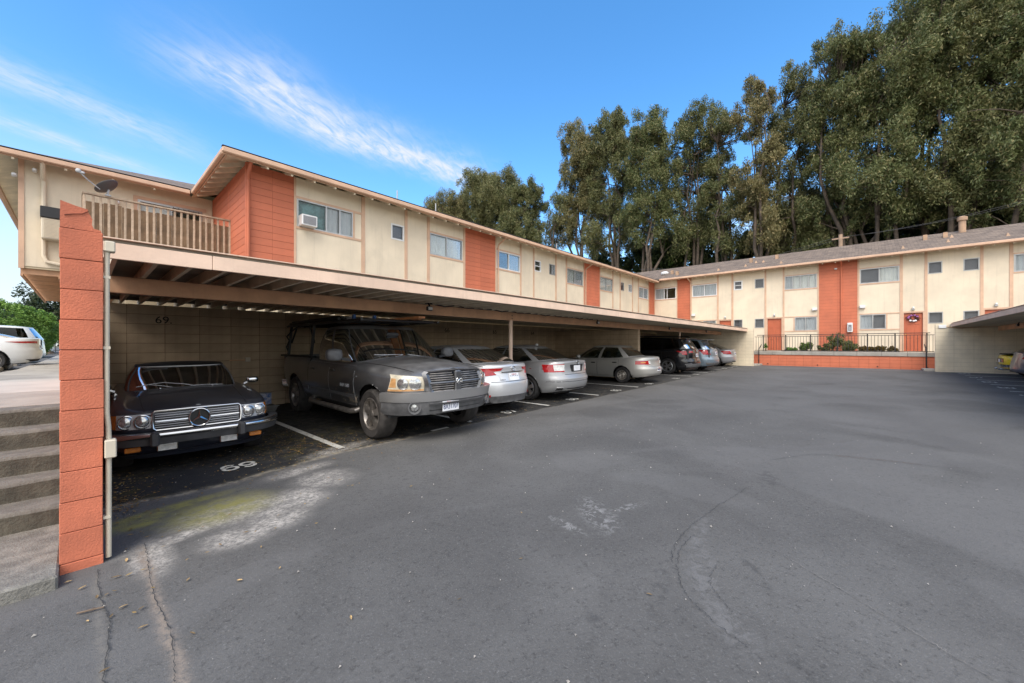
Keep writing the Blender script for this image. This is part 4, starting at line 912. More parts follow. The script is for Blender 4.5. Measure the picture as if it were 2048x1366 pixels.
class Cabin:
    """glasshouse on a Shell"""
    def __init__(s, sh, xf0, xf1, xr0, xr1, w0, w1, roof, n=7., m=2.7, crown=.05, drop=.02, bulge=.02):
        s.sh, s.p, s.roof, s.n, s.m, s.cr, s.drop, s.bulge = sh, (xf0, xf1, xr0, xr1, w0, w1), spl(roof), n, m, crown, drop, bulge
        s.mid0, s.mid1 = (xf0+xr0)/2, (xf1+xr1)/2
        ys = np.array([0, .1, .2, .3, .4, .5, .6, .7, .78, .84, .9, .94]); xe = lambda y: (1-y**m)**(1/n)
        xq = np.linspace(xe(.955), -xe(.955), 56); s.xh = np.concatenate([xe(ys), xq, -xe(ys[::-1])]); s.yh = np.concatenate([ys, (1-np.abs(xq)**n)**(1/m), ys[::-1]])
    def row(s, t):
        a, b, c, d, w0, w1 = s.p; cv = t+.10*math.sin(math.pi*t)*.5
        f, r = a+(b-a)*t**1.04, c+(d-c)*t**1.04; mid, hl = (f+r)/2, (f-r)/2
        X = mid+s.xh*hl; Y = (w0+(w1-w0)*t**1.35+s.bulge*math.sin(math.pi*t))*s.yh
        X0 = s.mid0+s.xh*(a-c)/2; Y0 = w0*s.yh; W = s.sh.W/2*s.sh.wt(1.)
        zb = s.sh.belt(X0)+s.sh.crown(X0)*(1-np.clip(np.abs(Y0)/W, 0, 1)**2.2)-s.drop
        X1 = s.mid1+s.xh*(b-d)/2; zt = s.roof(X1)
        return np.stack([X, Y, zb+(zt-zb)*(t+.04*math.sin(math.pi*t))], 1)
    def build(s, par, paint, glass, wins, ts=(.07, .9), rooftop=None, pillar=None):
        """wins: name -> (lo, hi) ranges; 'f'/'r' use |y| share of the end, 's' uses x share along the side"""
        T = np.unique(np.concatenate([[0, ts[0], ts[1], .95, 1.], np.linspace(ts[0], ts[1], 8)])); G = np.array([s.row(t) for t in T]); c = len(s.xh)
        parts = {}
        def kind(i, j):
            if not (T[i] >= ts[0]-1e-6 and T[i+1] <= ts[1]+1e-6): return 'roof'
            xm, ym = (s.xh[j]+s.xh[j+1])/2, (s.yh[j]+s.yh[j+1])/2
            for nme, k, lo, hi in wins:
                if k == 'f' and xm > .5 and ym < hi: return nme
                if k == 'r' and xm < -.5 and ym < hi: return nme
                if k == 's' and lo < xm < hi and ym > .9: return nme
            return 'roof'
        for sg in (1, -1):
            Q = G.copy(); Q[..., 1] *= sg
            for i in range(len(T)-1):
                for j in range(c-1):
                    kd = kind(i, j)
                    if kd.startswith('side'): kd = kd+('l' if sg > 0 else 'r')
                    mb, ix = parts.setdefault(kd, (MB(), {})); ids = []
                    for a, b in ((i, j), (i+1, j), (i+1, j+1), (i, j+1)):
                        key = (sg if not (kd in ('windshield', 'rear')) or Q[a, b, 1] != 0 else 0, a, b)
                        if key not in ix: ix[key] = len(mb.v); mb.v.append(tuple(Q[a, b]))
                        ids.append(ix[key])
                    mb.f.append(tuple(ids) if sg > 0 else tuple(ids[::-1]))
        mb = parts['roof'][0]; top = G[-1]; caps = [top]
        for r in np.linspace(1, 0, 6)[1:]: caps.append(np.stack([top[:, 0], top[:, 1]*r, top[:, 2]+s.cr*(1-r**2)*np.clip(1-np.abs(s.xh)**6, 0, 1)], 1))
        rt = mb if not rooftop else MB()
        for sg in (1, -1): Q = np.array(caps); Q[..., 1] *= sg; rt.grid(Q, flip=sg > 0)
        if rooftop: rt.build('soft_top', rooftop, par, smooth='all')
        out = {'roof': mb.build('roof', paint, par, smooth='all')}
        for k, (mb, _) in parts.items():
            if k != 'roof': out[k] = mb.build('windshield' if k == 'windshield' else 'rear_window' if k == 'rear' else 'side_window', glass, par, smooth='all')
        return out
def wheel(par, x, y, Rr, wd, rim, style, mrim, mtyre='rubber'):
    s = 1 if y > 0 else -1; g = lambda h: s*h
    pr = [(rim*.98, g(-wd/2+.015)), (rim*1.08, g(-wd/2)), (Rr*.9, g(-wd/2-.008)), (Rr*.975, g(-wd/2+.02)), (Rr, g(-wd/2+.05)), (Rr, g(wd/2-.05)), (Rr*.975, g(wd/2-.02)), (Rr*.9, g(wd/2+.008)), (rim*1.08, g(wd/2)), (rim*.98, g(wd/2-.015))]
    t = MB().lathe(pr, 36, (0, 0, 0)).build('wheel', mtyre, par, smooth=True); t.location = (x, y, Rr)
    m = MB(); o = wd/2
    m.lathe([(rim*1.0, g(o-.012)), (rim*.95, g(o-.006)), (rim*.90, g(o-.02)), (rim*.86, g(o-.10)), (rim*.84, g(-o+.03))], 32)
    def spoke(a, w0, w1, r0, r1, h0, h1, th=.03):
        ca, sa = math.cos(a), math.sin(a); vs = []
        for r, w_, h in ((r0, w0, h0), (r1, w1, h1)):
            for dw, dh in ((-1, 0), (1, 0), (1, -th), (-1, -th)): vs.append((r*ca-dw*w_/2*sa, g(h+dh), r*sa+dw*w_/2*ca))
        m.add(vs, [(0, 1, 5, 4), (1, 2, 6, 5), (2, 3, 7, 6), (3, 0, 4, 7), (0, 3, 2, 1), (4, 5, 6, 7)])
    h1, h0 = o-.012, o-.035
    if style == 'five': [spoke(i*2*math.pi/5+.3, rim*.30, rim*.46, .05, rim*.93, h0+.012, h1-.008, .05) for i in range(5)]
    elif style == 'ten': [spoke(i*2*math.pi/5+d, rim*.13, rim*.13, .04, rim*.93, h0+.01, h1-.008) for i in range(5) for d in (-.17, .17)]
    elif style == 'multi': [spoke(i*2*math.pi/7, rim*.16, rim*.20, .04, rim*.93, h0+.01, h1-.008) for i in range(7)]
    elif style == 'steel':
        m.lathe([(rim*.86, g(o-.06)), (rim*.72, g(o-.02)), (rim*.6, g(o-.03)), (rim*.42, g(o-.012)), (rim*.3, g(o-.03)), (.001, g(o-.03))], 28)
    elif style == 'disc': m.lathe([(rim*.9, g(o-.03)), (rim*.7, g(o-.012)), (rim*.4, g(o-.025)), (.001, g(o-.02))], 28)
    r_ = m.lathe([(rim*.26, g(h0+.0)), (rim*.24, g(h0+.016)), (.001, g(h0+.018))], 20).build('rim', mrim, t, smooth=True)
    MB().lathe([(rim*.84, g(-o+.04)), (rim*.5, g(o-.10)), (.001, g(o-.10))], 24).build('brake_disc', 'blackmetal', t, smooth=True)
    if style == 'steel':
        hm = MB()
        for i in range(8): a = i*math.pi/4; hm.lathe([(rim*.08, g(0)), (.001, g(.003))], 8, (rim*.66*math.cos(a), g(o-.018), rim*.66*math.sin(a)))
        hm.build('rim_holes', 'black', t)
def well(par, x, W, ar, az, Rr):
    for sg in (1, -1):
        w_ = MB().lathe([(ar+.012, sg*(W/2-.06)), (ar+.012, sg*(W/2-.42)), (.05, sg*(W/2-.42))], 20, (x, 0, az), 'y', -.02, math.pi+.02); w_.build('wheel_well', 'black', par)
def seats(par, x0, x1, W, z, m='interior', hr=True):
    for x in (x0, x1):
        for sg in (1, -1):
            s_ = MB().ell((x, sg*W*.21, z-.20), (.25, .24, .10), 4, 16, 8).ell((x-.27, sg*W*.21, z+.06), (.09, .23, .32), 4, 16, 8).build('seat', m, par, smooth=True)
            if hr: MB().ell((x-.31, sg*W*.21, z+.43), (.06, .13, .09), 3.5, 14, 8).build('headrest', m, s_, smooth=True)
def platecar(par, sh, end, q, z, w=.305, h=.155, text='', frame=True, off=.012):
    pl = sh.patch('license_plate', 'plate', par, end, [(q-w/2*1, z-h/2), (q+w/2, z-h/2), (q+w/2, z+h/2), (q-w/2, z+h/2)] if end > 0 else [(q+w/2, z-h/2), (q-w/2, z-h/2), (q-w/2, z+h/2), (q+w/2, z+h/2)], off, .012, 2, 2)
    x, y, nx, ny = sh.end_curve(end, z, q)
    rot = (R(90), 0, R(90) if end > 0 else R(-90)); dx = end*(off+.001)
    if text:
        t = textobj('plate_number', text, h*.62, 'plateblue', pl, (x+dx, y, z-.012), rot, .001, sx=.72); textobj('plate_heading', 'California', h*.24, 'platered', pl, (x+dx, y, z+h*.34), rot, .001)
    return pl
def strip(name, m, par, pts, w=.008, h=.004): return MB().tube(pts, w/2, 5).build(name, m, par, smooth=True)
def place(root, x, y, face, tilt=True):
    """face: heading of the nose in degrees from +x"""
    q = Matrix.Rotation(-.009, 4, 'Y') @ Matrix.Rotation(R(face), 4, 'Z')
    root.location = (x, y, GZ(x) if tilt is True else tilt); root.rotation_euler = q.to_euler() if tilt is True else (0, 0, R(face))

def sedan(name, label, cat, sp):
    """an ordinary passenger car from a table of measures"""
    t = thing(name, (0, 0, 0), label, cat, sp.get('group'), world=False)
    L, W = sp['L'], sp['W']; Rr = sp['R']; xa, xb = sp['ax']; arch = Rr+.055
    sh = Shell(L, W, sp['xf'], sp['xr'], sp.get('wt', [(0, .90), (.12, .945), (.35, .985), (.6, 1.), (.8, .985), (.93, .95), (1, .90)]), sp['belt'], sp.get('low', [(-L/2, .30), (-L/2+.7, .22), (0, .19), (L/2-.7, .2), (L/2, .24)]),
               sp.get('nf', 8), sp.get('nr', 8), sp.get('m', 2.6), ((xa, arch, Rr), (xb, arch, Rr)), sp.get('crown', ((-9, .03), (9, .03))))
    g = sp['cab']; paint = sp['paint']
    sh.mesh((g[2]+.12, g[0]-.25)).build('body', paint, t, smooth='all')
    cb = Cabin(sh, *g, sp['roof'], n=sp.get('cn', 6.5), crown=sp.get('rcrown', .045)); cb.build(t, paint, sp.get('glass', 'carglass'), sp['wins'], sp.get('ts', (.09, .9)))
    B('underbody', 'black', t, -L/2+.35, -W/2+.3, .2, L/2-.35, W/2-.3, .42)
    B('dashboard', 'interior', t, g[0]-.55, -W/2+.2, .6, g[0]-.12, W/2-.2, float(sh.belt(g[0]-.3))-.02, bev=.05)
    B('parcel_shelf', 'interior', t, g[2]+.05, -W/2+.2, .5, g[2]+.5, W/2-.2, float(sh.belt(g[2]+.2))-.0, bev=.04)
    seats(t, .35, -.45, W, .62, sp.get('inter', 'interior'))
    for x in (xa, xb):
        well(t, x, W, arch, Rr, Rr)
        for sg in (1, -1): wheel(t, x, sg*(W/2-.125), Rr, .205, Rr*sp.get('rimf', .68), sp['rim'], sp.get('rimmat', 'silverrim'))
    bl = lambda x: sh.belt(x)-.025
    for sg in (1, -1):
        for (a, b) in sp['doors']:
            sh.side('door_gap', 'black', t, sg, a-.007, b+.007, sp.get('dz', .27)-.007, lambda x: sh.belt(x)-.018, .0015, .006)
            d = sh.side('door', paint, t, sg, a, b, sp.get('dz', .27), bl, .0045, .01)
            hx = a+.13; hz = float(sh.belt(hx))-.14; yy_ = float(sh.side_y(hx, hz))
            MB().ell((hx+.02, sg*(yy_+.02), hz), (.10, .016, .02), 3, 12, 6).build('handle', sp.get('handle', paint), d, smooth=True)
        mx = g[0]-.42; mz = float(sh.belt(mx))+.07; my = W/2*.93
        mm = MB().ell((mx, sg*(my+.10), mz+.02), (.075, .10, .07), 3, 16, 8).build('side_mirror', sp.get('mirror', paint), t, smooth=True)
        MB().bar((mx, sg*(my-.08), mz-.04), (mx, sg*(my+.04), mz-.01), .06, .03).build('mirror_arm', 'black', mm)
        if sp.get('molding'): sh.side('side_molding', sp['molding'], t, sg, sp['doors'][-1][0], sp['doors'][0][1], .50, .555, .012, .012, 20, 3)
        sh.side('sill', sp.get('sill', paint), t, sg, xb+arch+.03, xa-arch-.03, .2, .262, .006, .02, 12, 3)
    for nme, m, end, cs, off in sp['bits']:
        for sg in (1, -1):
            c2 = [(q*sg, z) for q, z in cs]
            if sg*end < 0: c2 = [c2[1], c2[0], c2[3], c2[2]]
            sh.patch(nme, m, t, end, c2, off, .02, 12, 5)
    for nme, m, end, cs, off in sp.get('centre', []):
        c2 = [(-cs[0], cs[1]), (cs[0], cs[1]), (cs[2], cs[3]), (-cs[2], cs[3])]
        if end < 0: c2 = [c2[1], c2[0], c2[3], c2[2]]
        sh.patch(nme, m, t, end, c2, off, .02, 14, 4)
    return t, sh, cb
def mirrored(cs): return cs
FOURWIN = [('windshield', 'f', 0, .86), ('rear', 'r', 0, .84), ('sidefront', 's', .06, .80), ('siderear', 's', -.74, .0)]
def emblem(par, sh, z, w=.055, kind='oval', end=-1, off=.012):
    x, y, nx, ny = sh.end_curve(end, z, 0); c = (x+end*off, 0, z); mb = MB()
    if kind == 'oval':
        for rx, rz, oy, oz in ((w, w*.68, 0, 0), (w*.36, w*.66, 0, 0), (w*.72, w*.32, 0, w*.3)):
            mb.tube([(c[0], oy+rx*math.cos(a), c[2]+oz+rz*math.sin(a)) for a in np.linspace(0, 2*math.pi, 25)], .0055, 5, False)
    elif kind == 'caliper':
        mb.tube([(c[0], w*math.cos(a), c[2]+w*math.sin(a)) for a in np.linspace(0, 2*math.pi, 25)], .006, 5, False)
        mb.bar((c[0], -w*.35, c[2]-w*.8), (c[0], -w*.08, c[2]+w*.8), .01, .01); mb.bar((c[0], w*.35, c[2]-w*.8), (c[0], w*.08, c[2]+w*.8), .01, .01); mb.bar((c[0], -w*.25, c[2]), (c[0], w*.25, c[2]), .01, .01)
    else:
        mb.bar((c[0], -w*.6, c[2]-w*.8), (c[0], -w*.5, c[2]+w*.8), .012, .012); mb.bar((c[0], w*.6, c[2]-w*.8), (c[0], w*.5, c[2]+w*.8), .012, .012); mb.bar((c[0], -w*.55, c[2]), (c[0], w*.55, c[2]), .012, .012)
    mb.build('emblem', 'chrome', par, smooth=True)

# ---- silver compact sedan, rear to the drive
t, sh, cb = sedan('sedan_car', 'silver compact sedan with bright red wedge tail lights beside the grey pickup', 'car', dict(L=4.64, W=1.775, R=.318, ax=(1.38, -1.32), paint='p_silver', glass='tintglass', rim='ten', nr=7,
    xf=[(0, -.02), (.3, 0), (.6, -.02), (1, -.16)], xr=[(0, .06), (.12, .02), (.3, .0), (.5, .01), (.62, .05), (.85, .075), (.95, .06), (1, .07)],
    belt=[(-2.32, 1.04), (-2.0, 1.06), (-1.6, 1.06), (-1.0, 1.0), (0, .955), (.9, .93), (1.2, .92), (1.9, .80), (2.32, .64)], crown=((-2.32, .012), (-1.5, .04), (1.2, .06), (2.3, .04)),
    cab=(1.22, .28, -1.93, -1.02, .80, .60), roof=[(-1.1, 1.40), (-.5, 1.435), (.3, 1.425)], wins=FOURWIN, doors=[(-.12, 1.0), (-1.05, -.135)],
    bits=[('tail_light', 'redlens', -1, [(.46, .845), (.98, .80), (1.18, .985), (.60, .985)], .010), ('tail_light', 'redlens', -1, [(.36, .93), (.60, .90), (.60, .985), (.30, .985)], .012), ('headlight', 'whitelens', 1, [(.45, .60), (1.0, .64), (1.15, .74), (.5, .66)], .008), ('reflector', 'redlens', -1, [(.62, .38), (.85, .38), (.85, .43), (.62, .43)], .012)],
    centre=[('bumper_insert', 'bumpergrey', -1, (.55, .25, .82, .40), .010), ('plate_recess', 'p_silver', -1, (.36, .72, .44, .86), .0055), ('trunk_seam', 'black', -1, (.60, .692, .62, .70), .004), ('trunk_ledge', 'chrome', -1, (.34, .885, .34, .905), .016)]))
platecar(t, sh, -1, 0, .79, text='7UFN045', off=.016); emblem(t, sh, .965, .07)
for e, z in ((-.34, .74), (.40, .78)): textobj('badge', 'COROLLA' if e < 0 else 'SE', .035, 'chrome', t, (float(sh.end_curve(-1, z, 0)[0])-.008+.012, -e, z), (R(90), 0, R(-90)), .002)
place(t, 6.32, 5.62+2.32, 90)

# ---- silver-grey sport sedan
t, sh, cb = sedan('sedan_car', 'grey silver sport sedan with clear and red tail lights behind the first post', 'car', dict(L=4.73, W=1.835, R=.33, ax=(1.42, -1.32), paint='p_acura', rim='five', glass='carglass', nr=9, nf=9,
    xf=[(0, -.02), (.3, 0), (.6, -.02), (1, -.18)], xr=[(0, .10), (.1, .03), (.3, .0), (.44, .0), (.50, .045), (.8, .075), (.93, .06), (1, .05)],
    belt=[(-2.365, 1.02), (-2.0, 1.03), (-1.5, 1.02), (-.9, .97), (0, .935), (.9, .92), (1.2, .90), (1.9, .79), (2.36, .62)], crown=((-2.36, .02), (-1.5, .04), (1.2, .06), (2.3, .04)),
    cab=(1.2, .22, -1.82, -.98, .80, .60), roof=[(-1.05, 1.375), (-.5, 1.415), (.25, 1.405)], wins=FOURWIN, doors=[(-.15, .98), (-1.02, -.165)],
    bits=[('tail_light', 'redlens', -1, [(.50, .77), (1.04, .76), (1.10, .955), (.50, .965)], .009), ('reverse_light', 'whitelens', -1, [(.50, .80), (.78, .80), (.80, .945), (.50, .95)], .014), ('headlight', 'whitelens', 1, [(.4, .60), (1.0, .62), (1.15, .72), (.45, .66)], .008), ('exhaust_tip', 'chrome', -1, [(.56, .30), (.74, .30), (.74, .37), (.56, .37)], .02), ('exhaust_mouth', 'black', -1, [(.58, .315), (.72, .315), (.72, .355), (.58, .355)], .026)],
    centre=[('trunk_seam', 'black', -1, (.49, .695, .49, .705), .004), ('plate_surround', 'black', -1, (.24, .76, .30, .945), .008), ('bumper_crease', 'chrome', -1, (1.05, .515, 1.05, .530), .006), ('lower_slot', 'black', -1, (.42, .315, .42, .34), .008)]))
platecar(t, sh, -1, 0, .85, .29, .14, text='6VDF524', off=.014); emblem(t, sh, 1.0, .05, 'caliper')
for sg in (1, -1): sh.side('side_marker', 'redlens', t, sg, -2.0, -1.80, .83, .855, .006, .01, 4, 3); sh.side('side_marker', 'redlens', t, sg, -1.48, -1.42, .835, .85, .006, .01, 4, 3)
sh.side('fuel_door', 'p_acura', t, 1, -1.75, -1.56, .75, .92, .006, .01, 4, 4); MB().ell((-.95, 0, 1.46), (.05, .025, .03), 2.5, 12, 6).build('antenna_fin', 'whitepaint', t, smooth=True)
place(t, 8.78, 5.57+2.365, 90)

# ---- old champagne sedan
t, sh, cb = sedan('sedan_car', 'old champagne sedan with rusty steel wheels parked by the partition wall', 'car', dict(L=4.42, W=1.695, R=.295, ax=(1.33, -1.13), paint='p_champ', rim='steel', rimmat='steelrim', rimf=.62, glass='clearglass', handle='black', mirror='p_champ', nr=7, nf=7, m=2.5,
    xf=[(0, -.02), (.3, 0), (.6, -.04), (1, -.2)], xr=[(0, .06), (.15, .0), (.40, .0), (.5, .06), (.8, .085), (.93, .08), (1, .11)],
    belt=[(-2.21, .93), (-1.9, .96), (-1.4, .95), (-.9, .90), (0, .875), (.9, .86), (1.1, .86), (1.8, .74), (2.21, .58)], crown=((-2.2, .02), (-1.5, .035), (1.1, .06), (2.2, .04)),
    cab=(1.12, .28, -1.55, -1.0, .76, .57), roof=[(-1.05, 1.335), (-.5, 1.365), (.3, 1.35)], wins=[('windshield', 'f', 0, .86), ('rear', 'r', 0, .86), ('sidefront', 's', .08, .84), ('siderear', 's', -.72, .0)], doors=[(-.10, .95), (-1.0, -.115)],
    bits=[('tail_light', 'redlens', -1, [(.46, .70), (1.02, .70), (1.00, .83), (.52, .835)], .010), ('turn_signal', 'amber', -1, [(.64, .75), (.82, .75), (.82, .79), (.64, .79)], .014), ('reverse_light', 'whitelens', -1, [(.44, .715), (.52, .715), (.54, .82), (.46, .82)], .013), ('headlight', 'whitelens', 1, [(.4, .56), (.95, .58), (1.05, .68), (.45, .65)], .008)],
    centre=[('trunk_seam', 'black', -1, (.55, .625, .55, .632), .003)]))
platecar(t, sh, -1, 0, .52, .28, .13, text='4CKA219'); emblem(t, sh, .88, .035)
sh.side('fuel_door', 'p_champ', t, 1, -1.62, -1.42, .68, .84, .006, .01, 4, 4)
place(t, 14.28, 5.62+2.21, 90)

# ---- far silver sedan by the end wall
t, sh, cb = sedan('sedan_car', 'small silver sedan parked last against the cream end wall', 'car', dict(L=4.49, W=1.755, R=.315, ax=(1.42, -1.28), paint='p_civic', rim='five', glass='carglass', nr=7,
    xf=[(0, -.02), (.3, 0), (.6, -.04), (1, -.2)], xr=[(0, .08), (.15, .0), (.45, .0), (.55, .05), (.9, .07), (1, .1)],
    belt=[(-2.24, 1.0), (-1.9, 1.02), (-1.4, 1.0), (-.8, .96), (0, .93), (.9, .91), (1.3, .90), (1.9, .76), (2.24, .6)], crown=((-2.2, .02), (-1.5, .04), (1.1, .06), (2.2, .04)),
    cab=(1.42, .25, -1.80, -.95, .78, .58), roof=[(-1.0, 1.37), (-.5, 1.41), (.3, 1.39)], wins=FOURWIN, doors=[(-.1, 1.0), (-1.0, -.115)],
    bits=[('tail_light', 'redlens', -1, [(.52, .76), (1.0, .76), (1.12, .95), (.60, .95)], .010), ('headlight', 'whitelens', 1, [(.4, .58), (.95, .6), (1.05, .7), (.45, .67)], .008)], centre=[('lower_slot', 'black', -1, (.4, .28, .45, .33), .008)]))
platecar(t, sh, -1, 0, .78, text='6EKL938'); emblem(t, sh, .95, .05, 'h')
place(t, 26.35, 5.72+2.245, 90)

def suv(label, sp):
    b = dict(nr=9, nf=9, wt=[(0, .92), (.12, .955), (.35, .985), (.6, 1.), (.85, .985), (.95, .965), (1, .93)], ts=(.08, .88))
    b.update(sp); return sedan('suv_car', label, 'car', b)
SUVWIN = [('windshield', 'f', 0, .86), ('rear', 'r', 0, .84), ('sidefront', 's', .20, .82), ('sidemid', 's', -.30, .15), ('siderear', 's', -.80, -.36)]
# ---- black suv
t, sh, cb = suv('glossy black three-row SUV with slim red tail lights under the left carport', dict(L=4.95, W=1.93, R=.375, ax=(1.5, -1.35), paint='p_black', rim='ten', glass='tintglass',
    xf=[(0, -.02), (.3, 0), (.6, -.02), (1, -.16)], xr=[(0, .07), (.1, .01), (.25, .0), (.36, .02), (.5, .07), (.8, .09), (1, .13)],
    belt=[(-2.47, 1.16), (-2, 1.17), (-1, 1.12), (0, 1.08), (.9, 1.06), (1.3, 1.05), (2.0, .98), (2.47, .80)], low=[(-2.47, .34), (-1.8, .26), (0, .23), (1.8, .25), (2.47, .3)],
    cab=(1.35, .45, -2.30, -1.98, .88, .68), roof=[(-2.1, 1.63), (-1.2, 1.70), (0, 1.715), (.5, 1.70)], cn=9, wins=SUVWIN, doors=[(-.1, 1.05), (-1.1, -.115)], dz=.34,
    bits=[('tail_light', 'redlens', -1, [(.40, 1.02), (1.10, 1.00), (1.25, 1.09), (.50, 1.09)], .012), ('tail_light', 'redlens', -1, [(.72, .92), (1.0, .92), (1.05, 1.0), (.78, 1.01)], .010), ('headlight', 'whitelens', 1, [(.5, .84), (1.0, .86), (1.1, .94), (.55, .9)], .008), ('bumper_corner', 'chrome', -1, [(.62, .50), (.95, .46), (.98, .49), (.66, .54)], .010)],
    centre=[('bumper_insert', 'bumpergrey', -1, (.85, .34, .95, .50), .012), ('trunk_seam', 'black', -1, (.7, .60, .7, .61), .004)]))
platecar(t, sh, -1, 0, .88, text='9BCL226', off=.014); emblem(t, sh, 1.07, .06)
for sg in (1, -1): MB().tube([(.45, sg*.64, 1.74), (.35, sg*.64, 1.79), (-1.75, sg*.62, 1.775), (-1.9, sg*.62, 1.70)], .018, 8).build('roof_rail', 'blackmetal', t, smooth=True)
MB().ell((-2.1, 0, 1.66), (.14, .58, .025), 4, 20, 6).build('roof_spoiler', 'p_black', t, smooth=True)
place(t, 19.26, 5.72+2.475, 90)
# ---- blue-grey suv
t, sh, cb = suv('blue grey SUV half hidden behind the black SUV', dict(L=4.6, W=1.85, R=.35, ax=(1.38, -1.27), paint='p_blue', rim='multi', glass='carglass',
    xf=[(0, -.02), (.3, 0), (.6, -.02), (1, -.16)], xr=[(0, .07), (.1, .01), (.3, .0), (.42, .02), (.55, .07), (.85, .09), (1, .13)],
    belt=[(-2.3, 1.1), (-1.9, 1.12), (-1, 1.08), (0, 1.04), (.9, 1.02), (1.2, 1.01), (1.9, .92), (2.3, .76)], low=[(-2.3, .34), (-1.7, .26), (0, .23), (1.7, .25), (2.3, .3)],
    cab=(1.25, .4, -2.15, -1.72, .84, .65), roof=[(-1.8, 1.56), (-1.0, 1.65), (0, 1.665), (.5, 1.65)], cn=9, wins=SUVWIN, doors=[(-.1, 1.0), (-1.05, -.115)], dz=.34,
    bits=[('tail_light', 'redlens', -1, [(.62, .86), (1.0, .86), (1.15, 1.10), (.75, 1.10)], .012), ('headlight', 'whitelens', 1, [(.5, .8), (.95, .82), (1.05, .9), (.55, .86)], .008)],
    centre=[('bumper_insert', 'bumpergrey', -1, (.85, .34, .95, .46), .012)]))
platecar(t, sh, -1, 0, .92, text='8LRT574', off=.014); emblem(t, sh, 1.04, .05); MB().ell((-1.9, 0, 1.6), (.13, .52, .022), 4, 20, 6).build('roof_spoiler', 'p_blue', t, smooth=True)
place(t, 21.75, 5.55+2.3, 90)
# ---- cars on the upper parking behind the steps
t, sh, cb = sedan('sedan_car', 'white sedan with long slim tail light on the upper parking left of the wall', 'car', dict(L=4.88, W=1.84, R=.335, ax=(1.45, -1.375), paint='p_white', rim='ten', glass='carglass',
    xf=[(0, -.02), (.3, 0), (1, -.16)], xr=[(0, .12), (.12, .04), (.3, .0), (.5, .0), (.62, .05), (.85, .06), (1, .06)], belt=[(-2.44, 1.06), (-2.0, 1.08), (-1, 1.0), (0, .95), (1.2, .92), (2.0, .8), (2.44, .65)],
    cab=(1.25, .2, -1.98, -.95, .82, .61), roof=[(-1.0, 1.38), (-.4, 1.43), (.25, 1.41)], wins=FOURWIN, doors=[(-.12, 1.0), (-1.05, -.135)],
    bits=[('tail_light', 'redlens', -1, [(.45, .90), (1.0, .92), (1.30, .96), (.45, .99)], .010), ('headlight', 'whitelens', 1, [(.4, .6), (1, .64), (1.1, .72), (.5, .68)], .008)], centre=[('bumper_insert', 'black', -1, (.6, .28, .85, .36), .008)]))
platecar(t, sh, -1, 0, .78); place(t, -.95-2.44, 22.0, 180, UP)
t, sh, cb = suv('white minivan with big red tail light parked beyond the white sedan', dict(L=5.1, W=1.98, R=.345, ax=(1.6, -1.4), paint='p_white', rim='multi', glass='carglass',
    xf=[(0, -.02), (.3, 0), (1, -.2)], xr=[(0, .06), (.12, .0), (.4, .02), (1, .08)], belt=[(-2.55, 1.1), (-1, 1.08), (0, 1.06), (1.6, 1.02), (2.55, .75)], low=[(-2.55, .3), (-1.8, .22), (1.8, .22), (2.55, .26)],
    cab=(1.75, .8, -2.50, -2.15, .92, .74), roof=[(-2.2, 1.68), (-1, 1.74), (.9, 1.72)], cn=10, wins=SUVWIN, doors=[(.1, 1.2), (-1.15, .085)],
    bits=[('tail_light', 'redlens', -1, [(.72, .85), (1.12, .85), (1.10, 1.12), (.74, 1.12)], .012), ('headlight', 'whitelens', 1, [(.5, .75), (1.0, .78), (1.1, .9), (.6, .86)], .008)]))
platecar(t, sh, -1, 0, .95); place(t, -1.2-2.55, 30.0, 180, UP)
t, sh, cb = suv('distant white SUV seen past the orange wall facing right', dict(L=4.7, W=1.85, R=.37, ax=(1.4, -1.3), paint='p_white', rim='multi', glass='carglass',
    xf=[(0, -.02), (.3, 0), (1, -.12)], xr=[(0, .06), (.12, .0), (1, .1)], belt=[(-2.35, 1.1), (0, 1.06), (1.3, 1.04), (2.35, .95)], low=[(-2.35, .34), (0, .26), (2.35, .32)],
    cab=(1.3, .6, -2.25, -2.0, .84, .68), roof=[(-2.1, 1.68), (0, 1.72), (.7, 1.7)], cn=9, wins=SUVWIN, doors=[(-.1, 1.0), (-1.05, -.115)], bits=[('headlight', 'amber', 1, [(.5, .84), (.95, .84), (1.0, .96), (.55, .96)], .008), ('tail_light', 'redlens', -1, [(.72, .85), (1.02, .85), (1.0, 1.12), (.74, 1.12)], .012)]))
place(t, -4.1, 55.0, 0, UP)
# ---- right carport
t, sh, cb = sedan('coupe_car', 'bright yellow classic coupe with black trunk cover and chrome bumper at right', 'car', dict(L=4.1, W=1.66, R=.30, ax=(1.25, -1.2), paint='p_yellow', rim='five', rimmat='chrome', glass='carglass', nr=12, nf=12, m=3,
    xf=[(0, -.05), (.5, 0), (1, -.08)], xr=[(0, .10), (.3, .03), (.6, .0), (.9, .01), (1, .03)], belt=[(-2.05, .86), (-1.5, .88), (-.8, .86), (0, .85), (.9, .85), (2.05, .72)], low=[(-2.05, .38), (-1.5, .26), (0, .22), (1.5, .24), (2.05, .34)],
    cab=(.95, .3, -1.25, -.7, .72, .56), roof=[(-.8, 1.22), (0, 1.26), (.4, 1.24)], wins=FOURWIN, doors=[(-.3, .8)], bits=[('tail_light', 'redlens', -1, [(.26, .62), (.44, .62), (.44, .74), (.26, .74)], .012), ('headlight', 'whitelens', 1, [(.45, .55), (.7, .55), (.7, .68), (.45, .68)], .01)],
    centre=[('rear_panel', 'black', -1, (.46, .60, .46, .76), .006), ('bumper', 'chrome', -1, (1.0, .42, 1.0, .52), .07)]))
platecar(t, sh, -1, 0, .67, .26, .12, off=.014)
